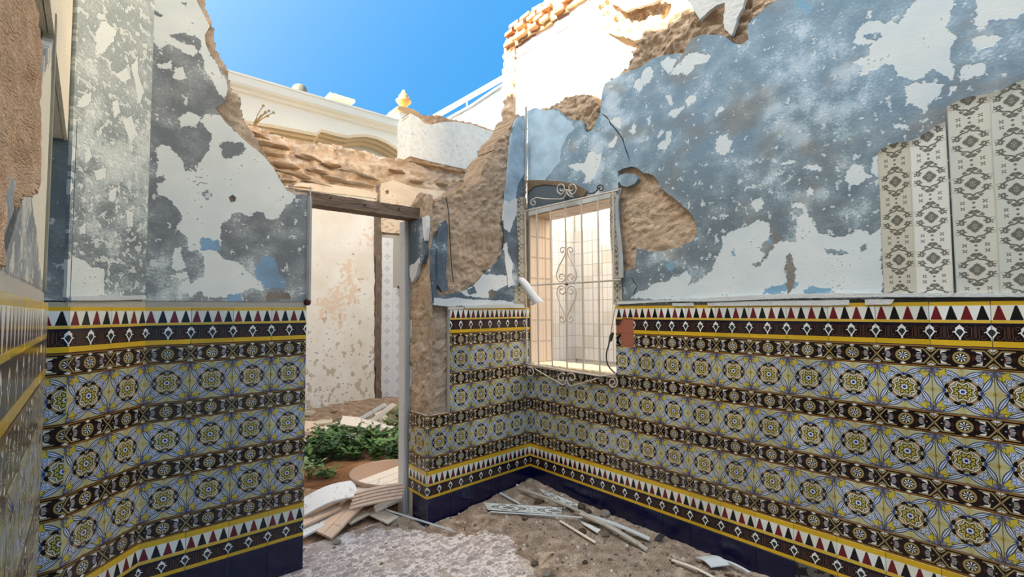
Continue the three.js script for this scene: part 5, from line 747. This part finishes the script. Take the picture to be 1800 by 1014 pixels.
{ // wires and pipe
  const p = (x, y, z) => WR.at(...WR.px(x, y, z), z);
  const c = thing('cable', 'pale and black cable hanging at the right of the window grille', 'cable');
  mesh('upper_wire', tube([p(1084, 530, 0.05), p(1080, 548, 0.06), p(1076, 570, 0.06), p(1073, 590, 0.06)], 0.004, 20), std({ color: 0xb9a894 }), c); mesh('lower_wire', tube([p(1073, 588, 0.06), p(1070, 606, 0.06), p(1066, 622, 0.065), p(1068, 640, 0.06), p(1078, 653, 0.05), p(1090, 660, 0.04), p(1100, 659, 0.02)], 0.0055, 30), std({ color: 0x2e2a28, roughness: 0.6 }), c);
  const conn = new THREE.CapsuleGeometry(0.012, 0.05, 4, 8), v = p(1075, 592, 0.062); conn.rotateX(0.35); conn.translate(v.x, v.y, v.z); mesh('connector', conn, M.ironDark, c);
  const q = thing('conduit_pipe', 'thin white conduit pipe running down the room corner above the window arch', 'pipe'), a = WR.at(...WR.px(925, 188, 0.02), 0.02), b = WR.at(...WR.px(922, 318, 0.02), 0.02); mesh('pipe', bar(b, a, 0.011, 10), M.ledge, q); mesh('pipe', bar(b.clone().add(V(-0.02, 0.0, 0.03)), a.clone().add(V(-0.012, -0.35, 0.03)), 0.009, 10), M.ledge, q);
  for (const t of [0.3, 0.8]) { const s = a.clone().lerp(b, t); const cl = new THREE.TorusGeometry(0.014, 0.003, 6, 14); cl.rotateX(Math.PI / 2); cl.translate(s.x, s.y, s.z); mesh('clip', cl, M.iron, q); }
  const w = (l, z) => l.map(([x, y]) => WB.at(...WB.px(x, y, z), z));
  solo('wall_wire', 'thin dark wire hanging down the broken earth wall right of the doorway', 'wire', tube(w([[784, 348], [788, 370], [790, 400], [792, 440], [794, 470], [797, 496]], 0.02), 0.004, 30), M.ironDark);
}
{ // doorway: weathered beam, right post, edge strip on the left
  const Q = new Wall(0, 3.2, 1, 0), a = Q.px(540, 335), b = Q.px(760, 372), c = Q.px(540, 357), r = rand(9);
  const g = thing('lintel_beam', 'weathered grey-brown wooden beam across the top of the doorway', 'beam'); Q.seat(g);
  const geo = roughSlab([[a[0] - 0.25, c[1]], [b[0] + 0.02, c[1]], [b[0] + 0.02, a[1]], [a[0] - 0.25, a[1]]], [], 0.14, 0.012, (x, y) => 0.006 * fbm(x * 4, y * 60, 3), 0.15); { const uv = geo.attributes.uv; for (let i = 0; i < uv.count; i++) uv.setXY(i, uv.getY(i), uv.getX(i)); } mesh('timber', geo, M.oldWood, g);
  for (const [x, y] of [[580, 349], [640, 361], [700, 368]]) { const [s, h] = Q.px(x, y), n = new THREE.CylinderGeometry(0.005, 0.005, 0.03, 8); n.rotateX(Math.PI / 2); n.translate(s, h, 0.01); mesh('nail', n, M.ironDark, g); }
  const d = structure('door_1'), J = new Wall(0, 3.33, 1, 0); J.seat(d); const x0 = J.px(711, 600)[0], x1 = J.px(722, 600)[0];
  mesh('post', box(x0, x1, 0, 2.29, -0.09, 0.0), std({ map: M.painted.map, bumpMap: grainTex, bumpScale: 0.002 }), d); mesh('stop_bead', box(x0 + 0.012, x0 + 0.026, 0, 2.29, 0, 0.012), M.ledge, d);
  mesh('post', box(0.9, 0.955, 0, 2.29, -0.09, 0), M.painted, d);
  const st = thing('edge_strip', 'narrow white wooden strip on the edge of the painted wall left of the doorway', 'strip'); WL.seat(st); const e = WL.pts([537, 530, 541, 345]); mesh('strip', box(L_LEN - 0.004, L_LEN + 0.022, CAP_TOP + 0.04, e[1][1], -0.03, 0.014), M.ledge, st); mesh('strip', box(L_LEN + 0.006, L_LEN + 0.012, CAP_TOP + 0.04, e[1][1] + 0.06, 0.014, 0.022), M.iron, st);
}
// ---- boards thrown across the threshold
{
  const C = (x, y, h) => ground(x, y, h), put = (name, label, cat, a, b, c, t, mat, o, group) => solo(name, label, cat, board(a, b, c, t, o), mat, group);
  put('white_panel', 'large white scuffed panel lying in the doorway behind the planks', 'panel', C(535, 908, 0.10), C(630, 874, 0.16), C(535, 876, 0.12), 0.012, M.painted, { bend: 0.03, seg: 14 });
  put('plank', 'pale grooved plank with its near end on the dirt, under the bent ribbed board', 'plank', C(583, 949, 0.015), C(640, 890, 0.09), C(554, 936, 0.02), 0.018, M.pinkWood, { grooves: 1 });
  put('plank', 'upper pale plank of the doorway heap, leaning up against the door post', 'plank', C(714, 852, 0.2), C(618, 890, 0.12), C(714, 817, 0.23), 0.018, M.paleWood, { grooves: 2 });
  put('cladding_panel', 'bent pinkish ribbed cladding board on top of the heap in the doorway', 'board', C(613, 898, 0.13), C(706, 878, 0.14), C(624, 866, 0.22), 0.02, M.pinkWood, { grooves: 4, bend: 0.02, seg: 16 });
  put('plank', 'short rounded pale plank poking out below the ribbed board beside the door post', 'plank', C(660, 901, 0.08), C(712, 878, 0.1), C(657, 892, 0.1), 0.022, M.paleWood, {});
  put('board', 'thin square grey-beige board lying flat on the dirt in front of the heap', 'board', C(682, 922, 0.02), C(640, 902, 0.03), C(702, 910, 0.02), 0.012, M.paleWood, {});
  put('metal_strip', 'long thin white strip reaching from the plank heap towards the tiled corner', 'strip', C(803, 936, 0.04), C(684, 899, 0.085), C(792, 929, 0.055), 0.004, M.ledge, { bend: 0.01 });
  put('plank', 'narrow pale plank at the left edge of the doorway under the white panel', 'plank', C(530, 930, 0.05), C(600, 896, 0.09), C(530, 918, 0.06), 0.02, M.pinkWood, {});
  put('plank', 'dirty pale plank lowest at the left edge of the doorway heap', 'plank', C(530, 948, 0.02), C(584, 920, 0.04), C(530, 932, 0.03), 0.016, M.painted, {});
  put('board', 'small board stub under the crossing planks in the middle of the doorway', 'board', C(616, 923, 0.02), C(650, 905, 0.03), C(606, 916, 0.03), 0.014, M.paleWood, {});
  // shallow round basin tipped up behind the heap
  const bs = new THREE.LatheGeometry([[0, 0.0], [0.26, 0.0], [0.32, 0.05], [0.36, 0.13], [0.38, 0.135], [0.385, 0.12], [0.34, 0.035], [0.27, -0.02], [0, -0.02]].map(([x, y]) => new THREE.Vector2(x, y)), 48), bp = ground(688, 856, 0.06);
  const bg = thing('basin', 'shallow round beige basin on the ground behind the plank heap', 'basin'); const bw = mesh('bowl', bs, std({ color: 0xbfa08a, roughness: 0.6, bumpMap: grainTex, bumpScale: 0.003 }), bg); bg.position.copy(bp); bg.rotation.set(0.03, 0.5, -0.05); bg.scale.set(0.92, 1, 0.92);
  solo('stone', 'rounded pale stone lying in the beige basin', 'stone', stoneGeo(4, 0.08), std({ color: 0xb9a284, bumpMap: grainTex, bumpScale: 0.006 })).position.copy(ground(657, 852, 0.12));
}
// ---- the yard: slabs, pile of boards, weeds
{
  const Y = onYard, put = (name, label, cat, a, b, c, t, mat, o) => solo(name, label, cat, board(a, b, c, t, o), mat);
  put('slab', 'flat pinkish slab on the ground at the left of the yard, behind the weeds', 'slab', Y(520, 766, 0.04), Y(582, 768, 0.03), Y(520, 747, 0.06), 0.06, M.pinkWood, {});
  put('slab', 'lower pinkish slab in front of the larger one at the left of the yard', 'slab', Y(520, 790, 0.02), Y(562, 776, 0.02), Y(520, 770, 0.02), 0.03, M.pinkWood, {});
  const labels = ['upper white plank leaning against the yard wall above the pile', 'lower yellowish plank leaning beside the white one on the yard wall', 'cross-laid plank on the pile of pale boards in the yard', 'split board sloping down to the right on the yard pile', 'thin board lying at the foot of the yard pile, right side', 'broken board at the left end of the pale pile in the yard', 'topmost short board of the pale pile in the yard', 'long flat board under the pale pile, just over the weeds'];
  [[[632, 742], [680, 714], [629, 736], 0.16, 0.4], [[654, 746], [698, 712], [645, 742], 0.12, 0.36], [[622, 748], [670, 762], [634, 736], 0.2, 0.16], [[638, 748], [694, 768], [650, 738], 0.16, 0.1], [[648, 776], [712, 776], [652, 762], 0.1, 0.1], [[574, 768], [612, 756], [570, 750], 0.12, 0.13], [[598, 748], [632, 752], [603, 732], 0.22, 0.2], [[566, 780], [664, 776], [570, 764], 0.08, 0.1]].forEach(([a, b, c, u, v], i) => put('plank', labels[i], 'plank', Y(...a, u), Y(...b, v), Y(...c, u + 0.03), 0.018, i ? M.paleWood : M.painted, { grooves: i % 3 === 2 ? 1 : 0 }));
  const r = rand(31), bits = std({ color: 0xd8c8a8, bumpMap: grainTex, bumpScale: 0.004 });
  for (let i = 0; i < 34; i++) { const px = rr(570, 706, r), py = rr(742, 772, r), p = Y(px, py, 0.12), s = rr(0.07, 0.2, r), gg = board(V(0, 0, 0), V(s, 0, 0), V(0.01, 0.01, s * rr(0.4, 0.9, r)), 0.02, { seg: 2 }); const m = solo('rubble_chip', 'small pale broken chip of plaster board strewn over the yard pile', 'rubble', gg, bits, 'plaster board chips on the yard pile'); m.position.copy(p); m.rotation.set(rr(-0.4, 0.4, r), rr(0, 6, r), rr(-0.4, 0.4, r)); }
  for (let i = 0; i < 30; i++) { const px = rr(536, 712, r), py = rr(722, 850, r), p = Y(px, py, 0.01), m = solo('rubble_stone', 'small brown or pale rubble stone lying between the weeds in the yard', 'stone', stoneGeo(i, rr(0.03, 0.09, r)), std({ color: pick([0xb89c7c, 0x9a7c5e, 0xd8c6a6, 0xa5744c], r), bumpMap: grainTex, bumpScale: 0.006 }), 'rubble stones in the yard'); m.position.copy(p); }
  solo('earth_mound', 'low mound of reddish earth in front of the weeds in the yard', 'mound', (() => { const g2 = new THREE.SphereGeometry(0.42, 40, 20, 0, 7, 0, 1.5), q = g2.attributes.position; for (let i = 0; i < q.count; i++) { const x = q.getX(i), y = q.getY(i), z = q.getZ(i); q.setXYZ(i, x * 1.2, y * 0.28 + 0.05 * fbm(x * 5, z * 5, 4), z * 0.7); } g2.computeVertexNormals(); return g2; })(), std({ map: earthTex, color: 0xd4ac86, bumpMap: earthBump, bumpScale: 0.02 })).position.copy(Y(590, 842, -0.03));
  // weeds: each plant a cluster of stems with lobed leaves
  const greens = [0x486634, 0x56763c, 0x648548, 0x3c5a30, 0x7a915c].map((c) => new THREE.MeshPhysicalMaterial({ color: c, roughness: 0.75, side: THREE.DoubleSide })), stemM = std({ color: 0x66753f });
  const leafGeo = (l, w) => { const g2 = new THREE.BufferGeometry(), P = [0, 0, 0, w * 0.5, 0.02 * l, l * 0.25, w * 0.28, 0.05 * l, l * 0.4, w * 0.55, 0.05 * l, l * 0.62, w * 0.2, 0.03 * l, l * 0.75, 0, -0.02 * l, l, -w * 0.2, 0.03 * l, l * 0.75, -w * 0.55, 0.05 * l, l * 0.62, -w * 0.28, 0.05 * l, l * 0.4, -w * 0.5, 0.02 * l, l * 0.25]; g2.setAttribute('position', new THREE.Float32BufferAttribute(P, 3)); g2.setIndex([0, 1, 2, 0, 2, 8, 0, 8, 9, 2, 3, 4, 2, 4, 6, 2, 6, 8, 6, 7, 8, 4, 5, 6]); return g2; };
  const plant = (px, py, size, n, mat, label) => {
    const g = thing('weed_plant', label, 'weed', Y(px, py, 0).toArray()), ls = [], ss = [];
    for (let k = 0; k < 7; k++) { const a = rr(0, 6.28, r), out = rr(0.25, 0.9, r) * size, h = rr(0.4, 1, r) * size, tip = V(Math.cos(a) * out, h, Math.sin(a) * out), mid = V(Math.cos(a) * out * 0.35, h * 0.7, Math.sin(a) * out * 0.35), cv = new THREE.CatmullRomCurve3([V(0, 0, 0), mid, tip]); ss.push(new THREE.TubeGeometry(cv, 6, 0.004, 4));
      for (let i = 0; i < n; i++) { const t = rr(0.25, 1, r), p = cv.getPoint(t), l = rr(0.03, 0.095, r), lg = leafGeo(l, l * rr(0.3, 0.65, r)); lg.rotateX(rr(-0.7, 0.4, r)); lg.rotateZ(rr(-0.5, 0.5, r)); lg.rotateY(rr(0, 6.28, r)); lg.translate(p.x + rr(-0.03, 0.03, r), p.y + rr(-0.02, 0.04, r), p.z + rr(-0.03, 0.03, r)); ls.push(lg); } }
    mesh('stem', mergeGeometries(ss), stemM, g); const lf = mergeGeometries(ls); lf.computeVertexNormals(); mesh('leaves', lf, mat, g).userData.kind = 'stuff';
  };
  const rows = [['back', [[560, 788], [590, 782], [614, 780], [640, 784], [668, 784], [702, 786]]], ['middle', [[545, 802], [578, 798], [604, 799], [634, 800], [662, 799], [692, 801]]], ['front', [[540, 822], [566, 817], [594, 814], [626, 816], [658, 816], [694, 816]]]], nth = ['leftmost', 'second from the left', 'third from the left', 'third from the right', 'second from the right', 'rightmost'];
  rows.forEach(([row, l], ri) => l.forEach(([x, y], i) => plant(x, y, ri === 0 ? 0.24 : 0.27, 24, greens[(i + ri) % 4], 'leafy green weed in the ' + row + ' row of the yard bed, ' + nth[i])));
  plant(545, 848, 0.2, 10, greens[4], 'small greyish weed left of the red earth mound in the yard'); plant(575, 850, 0.18, 10, greens[1], 'small low weed between the red earth mound and the white panel'); plant(672, 748, 0.2, 8, greens[1], 'weed growing against the yard wall right of the leaning planks'); plant(700, 742, 0.26, 10, greens[4], 'taller weed beside the door post at the back of the yard'); plant(694, 760, 0.24, 10, greens[2], 'weed at the right end of the pale board pile');
}
// ---- litter on the room floor
{
  const D = onDirt, put = (name, label, cat, l, up, mat, o = {}, t = 0.006) => { const [a, b, c] = l; return solo(name, label, cat, board(D(...a, up[0]), D(...b, up[1]), D(...c, up[2] ?? up[0]), t, o), mat); };
  const paper = (name, label, quad, up, mat, sag) => {                     // a limp sheet between two edges that lies on the dirt
    const [a, b, c, d] = quad, n = 18, k = 5, pos = [], uv = [], idx = [];
    for (const back of [0, 1]) for (let i = 0; i <= n; i++) for (let j = 0; j <= k; j++) { const t = i / n, u = j / k, x = lerp(lerp(a[0], b[0], t), lerp(d[0], c[0], t), u), y = lerp(lerp(a[1], b[1], t), lerp(d[1], c[1], t), u), v = D(x, y, up + 0.006 * noise(t * 4 + a[0], u * 2) + sag * (u - 0.5) ** 2); pos.push(v.x, v.y - back * 0.0015, v.z); uv.push(u, t * 0.55 * 3); }
    const N = (n + 1) * (k + 1); for (const back of [0, 1]) for (let i = 0; i < n; i++) for (let j = 0; j < k; j++) { const p = back * N + i * (k + 1) + j; idx.push(...(back ? [p, p + k + 1, p + 1, p + 1, p + k + 1, p + k + 2] : [p, p + 1, p + k + 1, p + 1, p + k + 2, p + k + 1])); }
    const g2 = new THREE.BufferGeometry(); g2.setAttribute('position', new THREE.Float32BufferAttribute(pos, 3)); g2.setAttribute('uv', new THREE.Float32BufferAttribute(uv, 2)); g2.setIndex(idx); g2.computeVertexNormals(); return solo(name, label, 'wallpaper', g2, mat);
  };
  M.litterPaper = std({ map: wallpaperTex, color: 0xffffff, roughness: 0.8, side: THREE.DoubleSide });
  paper('wallpaper_scrap', 'long fallen strip of patterned wallpaper lying across the dirt in the room corner', [[850, 883], [988, 892], [986, 905], [858, 896]], 0.014, M.litterPaper, 0.03);
  paper('wallpaper_scrap', 'second patterned wallpaper strip lying along the foot of the right wall near the corner', [[946, 857], [1022, 888], [1008, 897], [956, 868]], 0.014, M.litterPaper, 0.04);
  paper('wallpaper_scrap', 'short white curled wallpaper scrap beside the brown stone in the dirt', [[1016, 912], [1056, 930], [1050, 937], [1026, 922]], 0.012, std({ color: 0xe4e2dc, side: THREE.DoubleSide }), 0.05);
  const strip = M.stripWood = std({ map: M.painted.map, color: 0xcfc4b6, roughness: 0.75 });
  put('moulding_strip', 'longest pale moulding strip running from the corner along the right wall', 'strip', [[908, 858], [1028, 903], [911, 861]], [0.03, 0.035], strip, { bend: 0.01 }, 0.012);
  put('moulding_strip', 'pale moulding strip lying just beside the longest one near the corner', 'strip', [[916, 858], [1030, 902], [918, 860]], [0.04, 0.04], strip, { bend: 0.008 }, 0.01);
  put('moulding_strip', 'curved grey-beige moulding strip continuing down the dirt along the right wall', 'strip', [[1022, 902], [1140, 966], [1018, 906]], [0.035, 0.012], strip, { bend: 0.02, seg: 16 }, 0.014);
  put('moulding_strip', 'pale double moulding strip ending by the black shard on the dirt', 'strip', [[1030, 904], [1142, 946], [1028, 908]], [0.04, 0.02], M.ledge, { bend: 0.012, grooves: 1 }, 0.01);
  put('moulding_strip', 'thin white strip under the long patterned wallpaper strip', 'strip', [[862, 899], [1024, 909], [862, 901]], [0.02, 0.03], M.ledge, {}, 0.006);
  put('moulding_strip', 'thin bowed wooden strip at the bottom right of the dirt', 'strip', [[1182, 984], [1262, 1018], [1180, 986]], [0.02, 0.014], M.paleWood, { bend: 0.01 }, 0.006);
  put('moulding_strip', 'short pale strip near the navy tiles in the back corner', 'strip', [[880, 866], [916, 886], [878, 868]], [0.02, 0.014], M.ledge, {}, 0.008);
  put('wood_splinter', 'flat pale splinter with a pointed end in the middle of the dirt', 'splinter', [[986, 915], [1048, 953], [983, 917]], [0.012, 0.012], M.paleWood, {}, 0.006);
  put('paint_flake', 'large white flake of plaster by the navy tiles at the lower right', 'flake', [[1222, 981], [1250, 998], [1254, 977]], [0.02, 0.02, 0.03], M.ledge, { bend: 0.015 }, 0.006);
  put('paint_flake', 'long thin white flake of plaster at the foot of the navy tiles, lower right', 'flake', [[1270, 986], [1316, 1008], [1274, 984]], [0.02, 0.02, 0.025], M.ledge, { bend: 0.01 }, 0.006);
  put('tile_shard', 'dark glazed tile shard lying near the foot of the right wall', 'shard', [[1150, 950], [1162, 951], [1158, 940]], [0.015, 0.015, 0.03], std({ color: 0x241f26, roughness: 0.3 }), {}, 0.012);
  const r = rand(63), cols = [0x7a5c46, 0x8f7a64, 0xa8957e, 0xc2b5a2, 0x74604e], big = [[1023, 934, 0.035, 0, 'reddish brown lump of brick by the white scrap in the dirt'], [946, 882, 0.035, 0, 'round flat brown stone between the moulding strips in the corner'], [1022, 890, 0.04, 4, 'dark brown clod against the navy tiles by the wallpaper strip'], [1033, 899, 0.035, 4, 'dark broken clod beside the moulding strips at the right wall'], [1064, 902, 0.05, 3, 'pale crumbling plaster lump against the navy tiles'], [923, 910, 0.03, 1, 'brown stone below the long wallpaper strip'], [940, 990, 0.028, 1, 'brown stone standing at the edge of the terrazzo'], [1028, 988, 0.02, 4, 'small dark clod alone in the dirt at the bottom'], [960, 1008, 0.03, 3, 'pale stone at the bottom edge in the dirt'], [592, 953, 0.03, 3, 'small white chip of plaster on the terrazzo by the planks'], [1064, 938, 0.04, 2, 'grey stone lump right of the white scrap']];
  for (const [x, y, s, c, label] of big) solo('stone', label, 'stone', stoneGeo(x, s * 0.78), std({ color: cols[c], bumpMap: grainTex, bumpScale: 0.006 })).position.copy(D(x, y, s * 0.3));
  const sm = cols.map((c) => std({ color: c, bumpMap: grainTex, bumpScale: 0.005 })), sg = [1, 2, 3, 4, 5].map((k) => stoneGeo(k * 9, 0.014));
  for (let i = 0; i < 80; i++) { const px = rr(760, 1330, r), lo = px < 930 ? 905 : 850 + (px - 925) * 0.43, py = rr(lo + 8, 1012, r), v = D(px, py, 0.003); if (v.x > 2.84 || floorY(v.x, -v.z) < 0.004) continue; const m = solo('pebble', 'small pebble or crumb of mortar lying loose in the brown dirt', 'pebble', pick(sg, r), pick(sm, r), 'pebbles in the dirt'); m.position.copy(v); const k = rr(0.3, 0.85, r) * (r() > 0.9 ? 1.6 : 1); m.scale.set(k, k, k); m.rotation.y = rr(0, 6, r); }
}

renderer.render(scene, camera);
